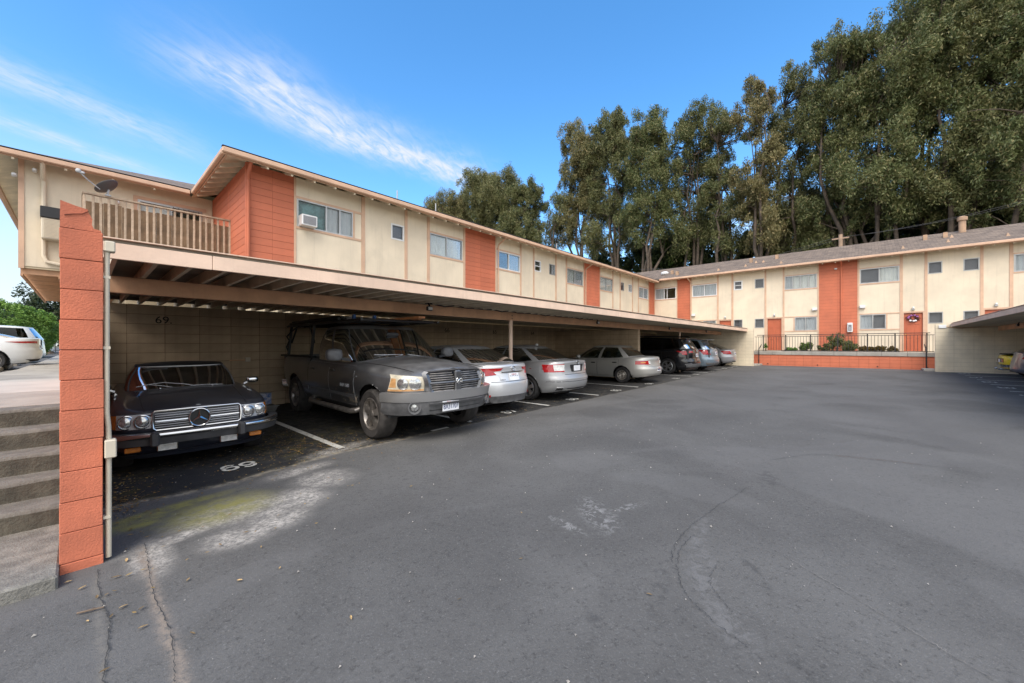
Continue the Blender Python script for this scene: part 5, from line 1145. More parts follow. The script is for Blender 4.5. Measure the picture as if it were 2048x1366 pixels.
MB().ell((-1.80, 0, .935), (.2, .62, .028), 4, 22, 6).build('trunk_rack', 'black', t, smooth=True); MB().ell((-1.5, 0, .97), (.14, .4, .03), 4, 18, 6).build('wiper_cover', 'black', t, smooth=True)
for sg in (1, -1): MB().tube([(-2.14, sg*.35, .33), (-1.7, sg*.35, .33)], .035, 10).build('exhaust_pipe', 'chrome', t, smooth=True)
place(t, 25.35, -4.1-2.05, -90)
t, sh, cb = suv('grey hatchback cut off by the right edge of the picture', dict(L=4.4, W=1.8, R=.33, ax=(1.35, -1.25), paint='p_grey', rim='multi', glass='carglass',
    xf=[(0, -.02), (.3, 0), (1, -.16)], xr=[(0, .06), (.12, .0), (.4, .02), (1, .12)], belt=[(-2.2, 1.02), (-1, 1.0), (0, .97), (1.2, .95), (2.2, .7)],
    cab=(1.2, .3, -2.05, -1.5, .80, .62), roof=[(-1.6, 1.42), (-.6, 1.5), (.35, 1.48)], cn=8, wins=SUVWIN, doors=[(-.1, 1.0), (-1.0, -.115)], bits=[('tail_light', 'redlens', -1, [(.6, .8), (1.0, .8), (1.1, 1.0), (.7, 1.0)], .012), ('headlight', 'whitelens', 1, [(.4, .6), (1, .64), (1.1, .72), (.5, .68)], .008)]))
place(t, 23.95, -4.15-2.2, -90)
# ---- dark blue classic convertible, nose to the drive
t = thing('convertible_car', (0, 0, 0), 'dark blue classic convertible with round headlights and big star grille', 'car', world=False)
L, W = 4.40, 1.79
sh = Shell(L, W, [(0, -.10), (.12, -.05), (.35, -.02), (.6, .0), (.92, .0), (1, -.03)], [(0, .1), (.3, .03), (.6, 0), (1, .06)], [(0, .88), (.1, .94), (.3, .97), (.45, .985), (.62, 1.), (.85, .985), (.95, .965), (1, .93)],
           [(-2.2, .80), (-1.9, .86), (-1.2, .90), (0, .905), (.7, .905), (1.2, .885), (1.8, .83), (2.2, .775)], [(-2.2, .34), (-1.7, .24), (0, .21), (1.7, .22), (2.2, .235)], 15, 11, 3.4, ((1.40, .375, .32), (-1.06, .375, .32)), ((-2.2, .02), (0, .03), (.8, .045), (2.2, .03)))
sh.mesh((-.95, .45)).build('body', 'p_navy', t, smooth='all')
cb = Cabin(sh, .74, .20, -1.18, -.72, .735, .59, [(-.8, 1.245), (-.2, 1.29), (.25, 1.265)], n=8, crown=.03)
cb.build(t, 'black', 'carglass', [('windshield', 'f', 0, .93), ('rear', 'r', 0, .80), ('sidefront', 's', -.52, .80)], (.05, .93), rooftop='black')
fr = [tuple(cb.row(.955)[j]) for j in range(len(cb.xh)) if cb.xh[j] > .5 and cb.yh[j] < .93]; fr = [(x+.012, -y, z) for x, y, z in fr[::-1]]+[(x+.012, y, z) for x, y, z in fr[1:]]
j = int(np.argmin(np.abs(cb.yh[:20]-.94))); pl_ = [cb.row(q)[j] for q in np.linspace(0, .955, 8)]
MB().tube(fr, .007, 6).build('windshield_frame', 'alu', t, smooth=True)
for sg in (1, -1): MB().tube([(p[0]+.008, sg*p[1], p[2]) for p in pl_], .009, 6).build('windshield_post', 'dishgrey', t, smooth=True)
for r in ((.1, -.52, .56), (.32, -.24, .30), (.40, -.16, .62)):
    a = [cb.row(q) for q in (.035, .20)]
MB().tube([(.775, .12, .955), (.74, -.02, .99), (.70, -.28, 1.03), (.69, -.46, 1.01)], .006, 5).tube([(.775, -.18, .955), (.745, -.28, .98), (.70, -.46, 1.01), (.71, -.60, .985)], .006, 5).tube([(.77, .48, .955), (.755, .25, .965), (.765, .05, .965)], .006, 5).build('wiper', 'lightgrey', t, smooth=True)
MB().ell((.32, 0, 1.16), (.02, .12, .035), 3.5, 14, 6).build('rear_view_mirror', 'black', t, smooth=True)
B('underbody', 'black', t, -1.9, -.6, .2, 1.95, .6, .42); B('dashboard', 'interior_blue', t, .2, -.72, .55, .62, .72, .89, bev=.05); B('cabin_floor', 'interior_blue', t, -1.1, -.7, .3, .6, .7, .45)
for sg in (1, -1):
    s_ = MB().ell((-.1, sg*.36, .5), (.25, .25, .1), 4, 16, 8).ell((-.42, sg*.36, .74), (.1, .25, .28), 4, 16, 8).build('seat', 'interior_blue', t, smooth=True); MB().ell((-.46, sg*.36, 1.02), (.06, .17, .07), 3, 14, 8).build('headrest', 'interior_blue', s_, smooth=True)
    for x in (1.40, -1.06): wheel(t, x, sg*(W/2-.14), .32, .205, .20, 'disc', 'silverrim')
    m_ = MB().ell((.52, sg*.97, .985), (.055, .10, .055), 2.8, 16, 8).build('side_mirror', 'chrome', t, smooth=True); MB().bar((.5, sg*.84, .92), (.52, sg*.92, .96), .04, .025).build('mirror_arm', 'chrome', m_)
    sh.side('door_gap', 'black', t, sg, -.72, .50, .25, lambda x: sh.belt(x)-.02, .0015, .006); d = sh.side('door', 'p_navy', t, sg, -.71, .49, .26, lambda x: sh.belt(x)-.028, .0045, .01)
    MB().ell((-.55, sg*(float(sh.side_y(-.55, .8))+.02), .80), (.10, .014, .016), 3, 12, 6).build('handle', 'chrome', d, smooth=True)
    bz = sh.patch('headlight_bezel', 'lightgrey', t, 1, [(sg*.485, .585), (sg*.85, .585), (sg*.85, .755), (sg*.485, .765)] if sg > 0 else [(-.85, .585), (-.485, .585), (-.485, .765), (-.85, .755)], .006, .03, 10, 4)
    for y in (.567, .72):
        x = float(sh.end_curve(1, .67, sg*y)[0]); h = MB().lathe([(.086, -.01), (.086, .018), (.078, .022), (.074, .012)], 24, (x, sg*y, .672), 'x').build('headlight', 'chrome', t, smooth=True)
        MB().lathe([(.075, .008), (.062, .022), (.036, .032), (.001, .036)], 24, (x, sg*y, .672), 'x').build('lens', 'lampglass', h, smooth=True)
    c = [(.855, .59), (1.0, .59), (1.0, .745), (.855, .75)]; sh.patch('turn_signal', 'amber', t, 1, [(sg*q, z) for q, z in (c if sg > 0 else [c[1], c[0], c[3], c[2]])], .008, .03, 6, 3)
    x = float(sh.end_curve(1, .36, .66)[0]); B('indicator', 'amber', t, x+.02, sg*.66-.075, .315, x+.09, sg*.66+.075, .375, bev=.008)
    x = float(sh.end_curve(1, .36, .32)[0]); f = B('fog_light', 'chrome', t, x-.02, sg*.33-.105, .29, x+.055, sg*.33+.105, .385, bev=.01); B('lens', 'whitelens', f, x+.056, sg*.33-.092, .302, x+.062, sg*.33+.092, .373)
    MB().box(2.24, sg*.46-.045, .385, 2.405, sg*.46+.045, .555, bev=.02).build('overrider', 'mudplastic', t)
    strip('hood_seam', 'black', t, [(x, sg*(.60-.05*(x-.8)/1.4), float(sh.belt(x)+sh.crown(x)*(1-.72**2.2))+.001) for x in np.linspace(.8, 2.17, 12)], .009)
    MB().ell((.84, sg*.33, .955), (.012, .018, .012), 2, 8, 6).build('washer_jet', 'chrome', t, smooth=True)
def capz(x, y): return float(sh.belt(x)+sh.crown(x)*(1-min(1, abs(y)/(W/2*.93))**2.2))
strip('hood_crease', 'black', t, [(x, .18, capz(x, .18)+.0005) for x in np.linspace(.95, 1.6, 6)], .004); strip('cowl_vent', 'black', t, [(.80, y, capz(.80, y)+.002) for y in np.linspace(-.62, .62, 9)], .02)
x0 = float(sh.end_curve(1, .67, 0)[0])
sh.patch('grille', 'black', t, 1, [(-.47, .555), (.47, .555), (.47, .785), (-.47, .785)], .012, .03, 12, 3); g_ = None
bars = MB(); X = lambda y, z, d: (float(sh.end_curve(1, z, y)[0])+d, y, z)
for z in np.linspace(.59, .755, 7): bars.tube([X(y, z, .018) for y in np.linspace(-.45, .45, 9)], .005, 5)
bars.build('grille_bars', 'lightgrey', t, smooth=True)
fr = [(-.44, .555), (0, .553), (.44, .555), (.468, .58), (.476, .67), (.474, .765), (.45, .783), (0, .788), (-.45, .783), (-.474, .765), (-.476, .67), (-.468, .58), (-.44, .555)]
MB().tube([X(y, z, .022) for y, z in fr], .014, 8).build('grille_frame', 'chrome', t, smooth=True)
for sg in (1, -1): MB().tube([X(sg*y, .665, .024) for y in np.linspace(.12, .45, 5)], .011, 6).build('centre_bar', 'chrome', t, smooth=True)
st = MB().tube([(x0+.045, .112*math.cos(a), .668+.112*math.sin(a)) for a in np.linspace(0, 2*math.pi, 33)], .011, 8, False); MB().lathe([(.105, .030), (.001, .030)], 24, (x0, 0, .668), 'x').build('badge_back', 'black', t)
for a in (90, 210, 330):
    a = R(a); p = Vector((0, math.cos(a), math.sin(a))); n_ = Vector((0, -math.sin(a), math.cos(a))); c = Vector((x0+.045, 0, .668))
    st.add([c+p*.108, c+n_*.020, c-n_*.020, c+Vector((.014, 0, 0))], [(0, 1, 3), (0, 3, 2), (1, 0, 2)])
st.build('star_emblem', 'chrome', t, smooth=True)
MB().ell((2.13, 0, capz(2.13, 0)+.004), (.028, .028, .006), 2, 16, 6).build('hood_badge', 'lightgrey', t, smooth=True)
def bumperbar(m, name, q1, z0, z1, off, th, end=1):
    return sh.patch(name, m, t, end, [(-q1, z0), (q1, z0), (q1, z1), (-q1, z1)] if end > 0 else [(q1, z0), (-q1, z0), (-q1, z1), (q1, z1)], off, th, 40, 5)
bumperbar('mudplastic', 'bumper', 1.22, .40, .545, .16, .12); MB().tube([(e[0]+.145*e[2], e[1]+.145*e[3], .515) for e in [sh.end_curve(1, .5, q) for q in np.linspace(-.93, .93, 31)]], .036, 10).build('bumper_strip', 'chrome', t, smooth=True); bumperbar('mudplastic', 'rear_bumper', 1.2, .42, .54, .12, .1, -1)
sh.patch('front_valance', 'p_navy', t, 1, [(-.95, .215), (.95, .215), (.95, .27), (-.95, .27)], .05, .06, 20, 3)
for x in (1.40, -1.06): well(t, x, W, .375, .32, .32)
q_ = R(0); t.scale = (.95, .90, .95); place(t, 1.09, 8.20, -93)

# ---- grey pickup
t = thing('pickup_truck', (0, 0, 0), 'dusty dark grey pickup truck with a loaded ladder rack', 'truck', world=False)
L, W = 5.70, 2.0
sh = Shell(L, W, [(0, -.10), (.2, -.06), (.45, -.04), (.75, -.02), (.9, -.02), (1, -.07)], [(0, .03), (.5, 0), (1, .0)], [(0, .90), (.1, .945), (.3, .965), (.42, .99), (.6, 1.), (.8, .985), (.93, .96), (1, .915)],
           [(-2.85, 1.25), (-1, 1.25), (-.8, 1.20), (.4, 1.175), (1.2, 1.165), (1.5, 1.15), (2.2, 1.10), (2.85, 1.035)], [(-2.85, .50), (-2.2, .46), (-1, .42), (1, .40), (2.3, .45), (2.85, .46)], 9, 16, 3.0, ((1.90, .475, .40), (-1.67, .475, .40)), ((-2.8, .01), (1.1, .11), (1.7, .13), (2.5, .115), (2.85, .085)))
sh.mesh((-2.74, 1.12)).build('body', 'p_truck', t, smooth='all')
cb = Cabin(sh, 1.40, .55, -.80, -.70, .90, .71, [(-.75, 1.83), (0, 1.875), (.6, 1.855)], n=9, m=3, crown=.03, bulge=.03)
cb.build(t, 'p_truck', 'clearglass', [('windshield', 'f', 0, .92), ('rear', 'r', 0, .8), ('sidefront', 's', .06, .80), ('siderear', 's', -.80, -.03)], (.06, .90))
B('bed_floor', 'black', t, -2.74, -.86, .74, -.84, .86, .78); B('bulkhead', 'p_truck', t, -.86, -.9, .5, -.80, .9, 1.20)
for sg in (1, -1): B('bed_wall', 'black', t, -2.78, sg*.80-.03, .78, -.86, sg*.80+.03, 1.235); B('bed_rail', 'black', t, -2.82, sg*.87-.07, 1.236, -.86, sg*.87+.07, 1.275, bev=.012)
B('tailgate', 'p_truck', t, -2.86, -.85, .72, -2.79, .85, 1.24); B('underbody', 'black', t, -2.6, -.62, .36, 2.1, .62, .6); B('dashboard', 'interior', t, .75, -.82, .7, 1.25, .82, 1.16, bev=.06); B('cabin_floor', 'interior', t, -.78, -.85, .55, 1.2, .85, .62)
seats(t, .25, -.45, W, .95)
MB().tube([(.62, .38+.19*math.cos(a), 1.22+.19*math.sin(a)) for a in np.linspace(0, 2*math.pi, 25)], .016, 6, False).build('steering_wheel', 'interior', t, smooth=True); MB().ell((.86, 0, 1.70), (.02, .13, .04), 3.5, 14, 6).build('rear_view_mirror', 'black', t, smooth=True)
for sg in (1, -1):
    for x in (1.90, -1.67): wheel(t, x, sg*(W/2-.15), .40, .275, .262, 'five', 'dirtyrim', 'rubber_dusty')
    sh.side('bed_gap', 'black', t, sg, -.835, -.815, .45, 1.235, .002, .02, 2, 8)
    for a, b in ((.27, 1.33), (-.72, .255)):
        sh.side('door_gap', 'lightgrey' if sg < 0 else 'black', t, sg, a-.006, b+.006, .475, lambda x: sh.belt(x)-.016, .0015, .006); d = sh.side('door', 'p_truck', t, sg, a, b, .48, lambda x: sh.belt(x)-.024, .0045, .01)
        hz = 1.04; MB().ell((a+.16, sg*(float(sh.side_y(a+.16, hz))+.022), hz), (.115, .02, .028), 3, 12, 6).build('handle', 'p_truck', d, smooth=True)
    sh.side('side_molding', 'bumpergrey', t, sg, -.72, 1.33, .60, .655, .016, .016, 20, 3); sh.side('side_molding', 'bumpergrey', t, sg, -1.18, -.85, .60, .655, .016, .016, 6, 3)
    MB().tube([(1.42, sg*.86, .44), (1.38, sg*.98, .40), (1.25, sg*1.03, .385), (-.55, sg*1.03, .385), (-.68, sg*.98, .40), (-.72, sg*.86, .44)], .047, 12).build('running_board', 'dirtyrim', t, smooth=True)
    m_ = MB().ell((1.02, sg*1.19, 1.335), (.085, .135, .105), 3.4, 18, 10).build('side_mirror', 'bumpergrey', t, smooth=True); MB().bar((1.05, sg*.93, 1.24), (1.04, sg*1.08, 1.27), .09, .05).build('mirror_arm', 'black', m_); MB().ell((.945, sg*1.19, 1.335), (.012, .11, .085), 3.4, 16, 6).build('mirror_glass', 'chrome', m_, smooth=True)
    c = [(.555, .805), (1.13, .80), (1.05, 1.055), (.555, 1.015)]
    hl = sh.patch('headlight', 'foglens', t, 1, [(sg*q, z) for q, z in (c if sg > 0 else [c[1], c[0], c[3], c[2]])], .012, .05, 14, 6)
    for q, z, r in ((.69, .915, .082), (.87, .915, .078)):
        x, y, nx, ny = sh.end_curve(1, z, sg*q); lm = MB().lathe([(r*1.12, -.02), (r*1.12, .022), (r*.98, .026), (r*.55, .034), (.001, .037)], 22, (0, 0, 0), 'x').build('lamp', 'lampglass', hl, smooth=True)
        lm.location = (x, y, z); lm.rotation_euler = (0, 0, math.atan2(ny, nx))
    for c, m2 in (([(.565, .808), (1.12, .803), (1.12, .83), (.565, .833)], 'amber_pale'), ([(.98, .86), (1.10, .86), (1.05, 1.0), (.98, .99)], 'amber_pale')): sh.patch('turn_signal', m2, hl, 1, [(sg*q, z) for q, z in (c if sg > 0 else [c[1], c[0], c[3], c[2]])], .018, .02, 6, 3)
    x, y, nx, ny = sh.end_curve(1, .56, sg*.72)
    fgl = MB().lathe([(.095, .075), (.098, .088), (.08, .086), (.07, .05), (.001, .05)], 22, (0, 0, 0), 'x').build('fog_light', 'bumpergrey', t, smooth=True); fgl.location = (x+.06, y, .565); fgl.rotation_euler = (0, 0, math.atan2(ny, nx)*.6)
    MB().lathe([(.062, .052), (.05, .078), (.001, .084)], 18, (0, 0, 0), 'x').build('lens', 'lampglass', fgl, smooth=True)
    strip('hood_seam', 'black', t, [(x, sg*(.80-.10*max(0, (x-1.2))/1.5), float(sh.belt(x)+sh.crown(x)*(1-((.80-.10*max(0, (x-1.2))/1.5)/(W/2*.915))**2.2))+.001) for x in np.linspace(1.15, 2.72, 14)], .010)
    sh.patch('tail_light', 'redlens', t, -1, [(sg*.86, .85), (sg*.98, .85), (sg*.98, 1.2), (sg*.86, 1.2)] if sg < 0 else [(.98, .85), (.86, .85), (.86, 1.2), (.98, 1.2)], .012, .03, 4, 4)
def bp(name, m, q1, z0, z1, off, th, end=1, nu=36, nv=5): return sh.patch(name, m, t, end, [(-q1, z0), (q1, z0), (q1, z1), (-q1, z1)] if end > 0 else [(q1, z0), (-q1, z0), (-q1, z1), (q1, z1)], off, th, nu, nv)
bp('bumper', 'p_bumper', 1.17, .645, .785, .125, .13); bp('bumper_lower', 'bumpergrey', 1.15, .44, .64, .115, .12); bp('bumper_step', 'p_truck', .50, .585, .615, .15, .04); bp('air_intake', 'black', .48, .50, .508, .12, .01); bp('rear_bumper', 'chrome', .95, .50, .68, .10, .1, -1)
X = lambda y, z, d: (float(sh.end_curve(1, z, y)[0])+d, y, z)
bp('grille', 'black', .50, .74, 1.07, .03, .05)
fr = [(-.36, .715), (0, .705), (.36, .715), (.45, .745), (.515, .82), (.535, .95), (.535, 1.055), (.50, 1.088), (0, 1.105), (-.50, 1.088), (-.535, 1.055), (-.535, .95), (-.515, .82), (-.45, .745), (-.36, .715)]
P_, Q_ = [], []
for y, z in fr:
    c = Vector((0, 0, .92)); d = Vector((0, y, z))-c; o_ = c+d*1.07; i_ = c+d*.90
    P_.append([X(o_.y, min(o_.z, 1.115), .035), X(y, z, .085), X(i_.y, i_.z, .06), X(i_.y, i_.z, .035)])
MB().grid(np.array(P_)).build('grille_frame', 'p_truck', t, smooth=True)
bars = MB()
for z in np.linspace(.755, 1.055, 10):
    if abs(z-.92) < .02: continue
    for sg in (1, -1): bars.tube([X(sg*y, z, .045) for y in np.linspace(.07, .485, 6)], .0085, 6)
bars.build('grille_bars', 'dirtyrim', t, smooth=True)
gc = MB()
for sg in (1, -1): gc.tube([X(sg*y, .915, .062) for y in np.linspace(.04, .50, 7)], .019, 8)
gc.build('cross_bar', 'p_truck', t, smooth=True); x0 = X(0, .92, 0)[0]; MB().box(x0+.03, -.062, .72, x0+.085, .062, 1.09, bev=.015).build('centre_bar', 'p_truck', t)
em = MB().ell((x0+.09, 0, .915), (.012, .030, .040), 2.5, 14, 8)
for sg in (1, -1): em.tube([(x0+.095, sg*.012, .955), (x0+.098, sg*.040, .965), (x0+.098, sg*.056, .935), (x0+.098, sg*.048, .905), (x0+.098, sg*.034, .915)], .010, 6)
em.build('ram_emblem', 'chrome', t, smooth=True)
pl = B('license_plate', 'plate', t, 2.90, -.31, .475, 2.912, .0, .63)
textobj('plate_number', '8A31707', .115, 'plateblue', pl, (2.9135, -.155, .54), (R(90), 0, R(90)), .001, sx=.68); textobj('plate_heading', 'California', .038, 'platered', pl, (2.9135, -.155, .608), (R(90), 0, R(90)), .001)
for sg in (1, -1):
    y_ = float(sh.side_y(.85, .80)); textobj('door_lettering', 'RAM 1500', .085, 'lightgrey', t, (.98, sg*(y_+.006), .80), (R(90), 0, R(180) if sg > 0 else 0), .003)
    textobj('fender_badge', 'HEMI', .06, 'chrome', t, (1.36, sg*(float(sh.side_y(1.36, .98))+.004), .97), (R(90), 0, R(180) if sg > 0 else 0), .003)
for sg in (1, -1):
    pts_ = [cb.row(q)[int(np.argmin(np.abs(cb.yh[:14]-.3)))] for q in (.05, .12)]
    MB().tube([(1.41, sg*.25, 1.285), (1.33, sg*.05, 1.315), (1.29, -.10+sg*.30-.2, 1.325)], .008, 5).build('wiper', 'lightgrey', t, smooth=True)
mat('mud', (.30, .25, .19), .95, .4, 12)
for x in (1.90, -1.67): well(t, x, W, .475, .40, .40)
for sg in (1, -1):
    for i in range(60):     # dried mud spatter behind the front wheel
        x = 1.42-abs(random.gauss(0, .28)); z = .50+abs(random.gauss(0, .13)); r = random.uniform(.004, .016); y = float(sh.side_y(x, z))+.006
        if z < .48 or x < -.7: continue
        MB().ell((x, sg*y, z), (r*random.uniform(.7, 2), .002, r), 2, 6, 3).build('mud_spot', 'mud', t, smooth=True) if sg < 0 else None
TR = (4.12, 4.86+2.85, -91.6); place(t, *TR)
# rack on the truck bed
rk = thing('ladder_rack', (0, 0, 0), 'black steel ladder rack over the grey pickup cab and bed', 'rack', world=False)
for sg in (1, -1):
    for x in (-2.45, -.98):
        MB().bar((x, sg*.87, 1.275), (x, sg*.80, 1.93), .05, .05, (1, 0, 0)).build('upright', 'blackmetal', rk)
        MB().bar((x, sg*.80, 1.55), (x+.32*(1 if x < -2 else -1), sg*.78, 1.92), .03, .03, (0, 1, 0)).build('brace', 'blackmetal', rk)
    MB().tube([(-2.75, sg*.80, 1.95), (1.25, sg*.80, 1.95)], .026, 8).build('side_bar', 'blackmetal', rk, smooth=True)
for x in (-2.6, -1.7, -.95, .2, 1.1): MB().tube([(x, -.82, 1.955), (x, .82, 1.955)], .024, 8).build('cross_bar', 'blackmetal', rk, smooth=True)
MB().tube([(-2.45, -.86, 1.3), (-2.5, -.9, 1.45), (-2.42, -.86, 1.6), (-2.48, -.9, 1.7), (-2.2, -.84, 1.85), (-1.9, -.82, 1.92)], .018, 6).build('strap', 'black', rk, smooth=True); place(rk, *TR)
lad = thing('ladder', (0, 0, 0), 'aluminium extension ladder with blue ends lying on the truck rack', 'ladder', world=False)
mat('bluecap', (.03, .10, .28), .6); mat('boardwood', (.42, .17, .06), .7, .25, 6)
for y in (-.55, -.13): MB().bar((-2.7, y, 2.02), (.35, y, 2.02), .03, .085).build('stile', 'lightgrey', lad); B('end_cap', 'bluecap', lad, .34, y-.025, 1.97, .42, y+.025, 2.09, bev=.006)
for i in range(10): MB().tube([(-2.5+i*.3, -.55, 2.02), (-2.5+i*.3, -.13, 2.02)], .015, 6).build('rung', 'lightgrey', lad)
place(lad, *TR)
for i, (y, ln, m_, lab, nm) in enumerate(((.22, 1.55, 'boardwood', 'orange brown timber sticking out over the windshield on the rack', 'timber'), (.42, 1.25, 'black', 'black pipe lying on the truck rack beside the timber', 'pipe'), (-.72, .1, 'black', 'dark bundle of pipes along the near side of the rack', 'pipe_bundle'))):
    b_ = thing(nm, (0, 0, 0), lab, nm.replace('_', ' '), world=False)
    if nm == 'timber': MB().bar((-1.9, y, 2.01), (ln, y, 2.01), .14, .04).build('plank', m_, b_); MB().bar((-1.9, y+.16, 2.005), (ln-.3, y+.16, 2.005), .09, .04).build('plank', m_, b_)
    elif nm == 'pipe': MB().tube([(-2.2, y, 2.01), (ln, y, 2.01)], .035, 10).build('tube', m_, b_, smooth=True); MB().tube([(-2.2, y, 2.01), (-2.3, y, 2.01)], .042, 10).build('collar', m_, b_, smooth=True)
    else:
        for k_ in range(3): MB().tube([(-2.8, y+.06*k_, 2.01+.04*(k_ % 2)), (ln, y+.06*k_, 2.01+.04*(k_ % 2))], .03, 8).build('tube', m_, b_, smooth=True)
    place(b_, *TR)
# clutter by the back wall
mat('blueprint', (.05, .09, .22), .6, .8, 14, col2=(.5, .5, .52)); mat('pan', (.22, .22, .21), .5, .2)
cb_ = thing('carton', (2.75, 10.3, .02), 'small blue printed carton on the floor by the back wall', 'box'); B('carton_body', 'blueprint', cb_, 2.55, 10.2, .16, 2.95, 10.45, .42, bev=.008); B('flap', 'pan', cb_, 2.54, 10.19, .42, 2.96, 10.3, .43)
tr_ = thing('tray', (2.6, 10.1, .02), 'grey plastic tray under the blue carton', 'tray'); MB().add([(2.35, 9.95, .02), (2.95, 9.95, .02), (2.95, 10.5, .02), (2.35, 10.5, .02), (2.3, 9.9, .15), (3.0, 9.9, .15), (3.0, 10.55, .15), (2.3, 10.55, .15)], [(3, 2, 1, 0), (0, 1, 5, 4), (1, 2, 6, 5), (2, 3, 7, 6), (3, 0, 4, 7)]).build('pan', 'pan', tr_); B('rim', 'pan', tr_, 2.28, 9.88, .15, 3.02, 9.905, .165)
# ------------------------------------------------------------------ trees, hedge, shrubs
def leafmat(name, a, b, c, rough=.55, trans=.25):
    m = bpy.data.materials.new(name); m.use_nodes = True; MATS[name] = m
    nt = m.node_tree; nt.nodes.clear(); k = NT(nt); t = k.n('ShaderNodeTexCoord').outputs['Object']
    ri = k.n('ShaderNodeNewGeometry').outputs['Random Per Island']
    oi = k.n('ShaderNodeObjectInfo').outputs['Random']; col = k.mix(k.ramp(k.noise(t, .8, 4), .38, .62), tuple(q*.72 for q in a), b); col = k.mix(k.m('MULTIPLY', oi, .45), col, tuple(q*s_ for q, s_ in zip(a, (.75, .95, .8)))); col = k.mix(k.ramp(ri, .72, 1.), col, c)
    col = k.mix(1., col, k.comb(*[k.m('MULTIPLY_ADD', ri, .5, .72)]*3), 'MULTIPLY')
    p = k.n('ShaderNodeBsdfPrincipled'); k.put(p.inputs['Base Color'], col); p.inputs['Roughness'].default_value = rough; p.inputs['Specular IOR Level'].default_value = .35
    tr = k.n('ShaderNodeBsdfTranslucent'); k.put(tr.inputs[0], col); mx = k.n('ShaderNodeMixShader'); mx.inputs[0].default_value = trans
    nt.links.new(p.outputs[0], mx.inputs[1]); nt.links.new(tr.outputs[0], mx.inputs[2]); o = k.n('ShaderNodeOutputMaterial'); nt.links.new(mx.outputs[0], o.inputs[0])
mat('bark_dark', (.10, .075, .055), .9, .3, 2, .5, 9)
leafmat('euc_leaf', (.13, .15, .056), (.205, .205, .080), (.25, .215, .10)); leafmat('euc_brown', (.19, .18, .075), (.26, .23, .10), (.33, .25, .12)); leafmat('dark_leaf', (.060, .095, .038), (.09, .128, .048), (.13, .15, .06)); leafmat('lime_leaf', (.10, .17, .035), (.15, .22, .05), (.18, .2, .06))
leafmat('hedge_leaf', (.15, .27, .045), (.20, .34, .065), (.25, .36, .08)); leafmat('oak_leaf', (.035, .055, .025), (.05, .07, .03), (.07, .08, .035)); leafmat('gold_leaf', (.20, .12, .03), (.16, .13, .04), (.25, .17, .04)); leafmat('shrub_leaf', (.10, .14, .045), (.15, .17, .06), (.25, .18, .08))
leafmat('dry_leaf', (.30, .17, .055), (.36, .24, .08), (.20, .09, .035), .8, .1)
def leaves(cen, rad, cnt, ll, lw, droop, seed, shell=.55):
    """many leaf-sized faces spread through clumps; cen n x 3, rad n x 3, cnt n"""
    g = np.random.default_rng(seed); idx = np.repeat(np.arange(len(cen)), cnt); n = len(idx)
    d = g.normal(size=(n, 3)); d /= np.linalg.norm(d, axis=1)[:, None]; r = g.random(n)**shell
    p = cen[idx]+d*rad[idx]*r[:, None]
    a = g.normal(size=(n, 3)); a /= np.linalg.norm(a, axis=1)[:, None]; a[:, 2] -= droop; a /= np.linalg.norm(a, axis=1)[:, None]
    b = np.cross(a, g.normal(size=(n, 3))); b /= np.linalg.norm(b, axis=1)[:, None]+1e-9
    l = ll*(.6+.8*g.random(n))[:, None]; w_ = lw*(.6+.8*g.random(n))[:, None]
    V = np.stack([p-a*l*.5, p+b*w_*.5-a*l*.05, p+a*l*.5, p-b*w_*.5-a*l*.05], 1).reshape(-1, 3)
    me = bpy.data.meshes.new('leaves'); me.vertices.add(4*n); me.vertices.foreach_set('co', V.ravel().astype(np.float32)); me.loops.add(4*n); me.loops.foreach_set('vertex_index', np.arange(4*n, dtype=np.int32))
    me.polygons.add(n); me.polygons.foreach_set('loop_start', np.arange(0, 4*n, 4, dtype=np.int32)); me.polygons.foreach_set('loop_total', np.full(n, 4, np.int32)); me.update(calc_edges=True); me.validate()
    return me
def bend(a, b, k, n, g, side=.25):
    a, b = np.array(a, float), np.array(b, float); d = b-a; L_ = np.linalg.norm(d); o = g.normal(size=3)*L_*side*.3; o[2] = abs(o[2])*.2
    return [a+d*t+o*math.sin(math.pi*t)+g.normal(size=3)*L_*.012*(0 < t < 1) for t in np.linspace(0, 1, n)]
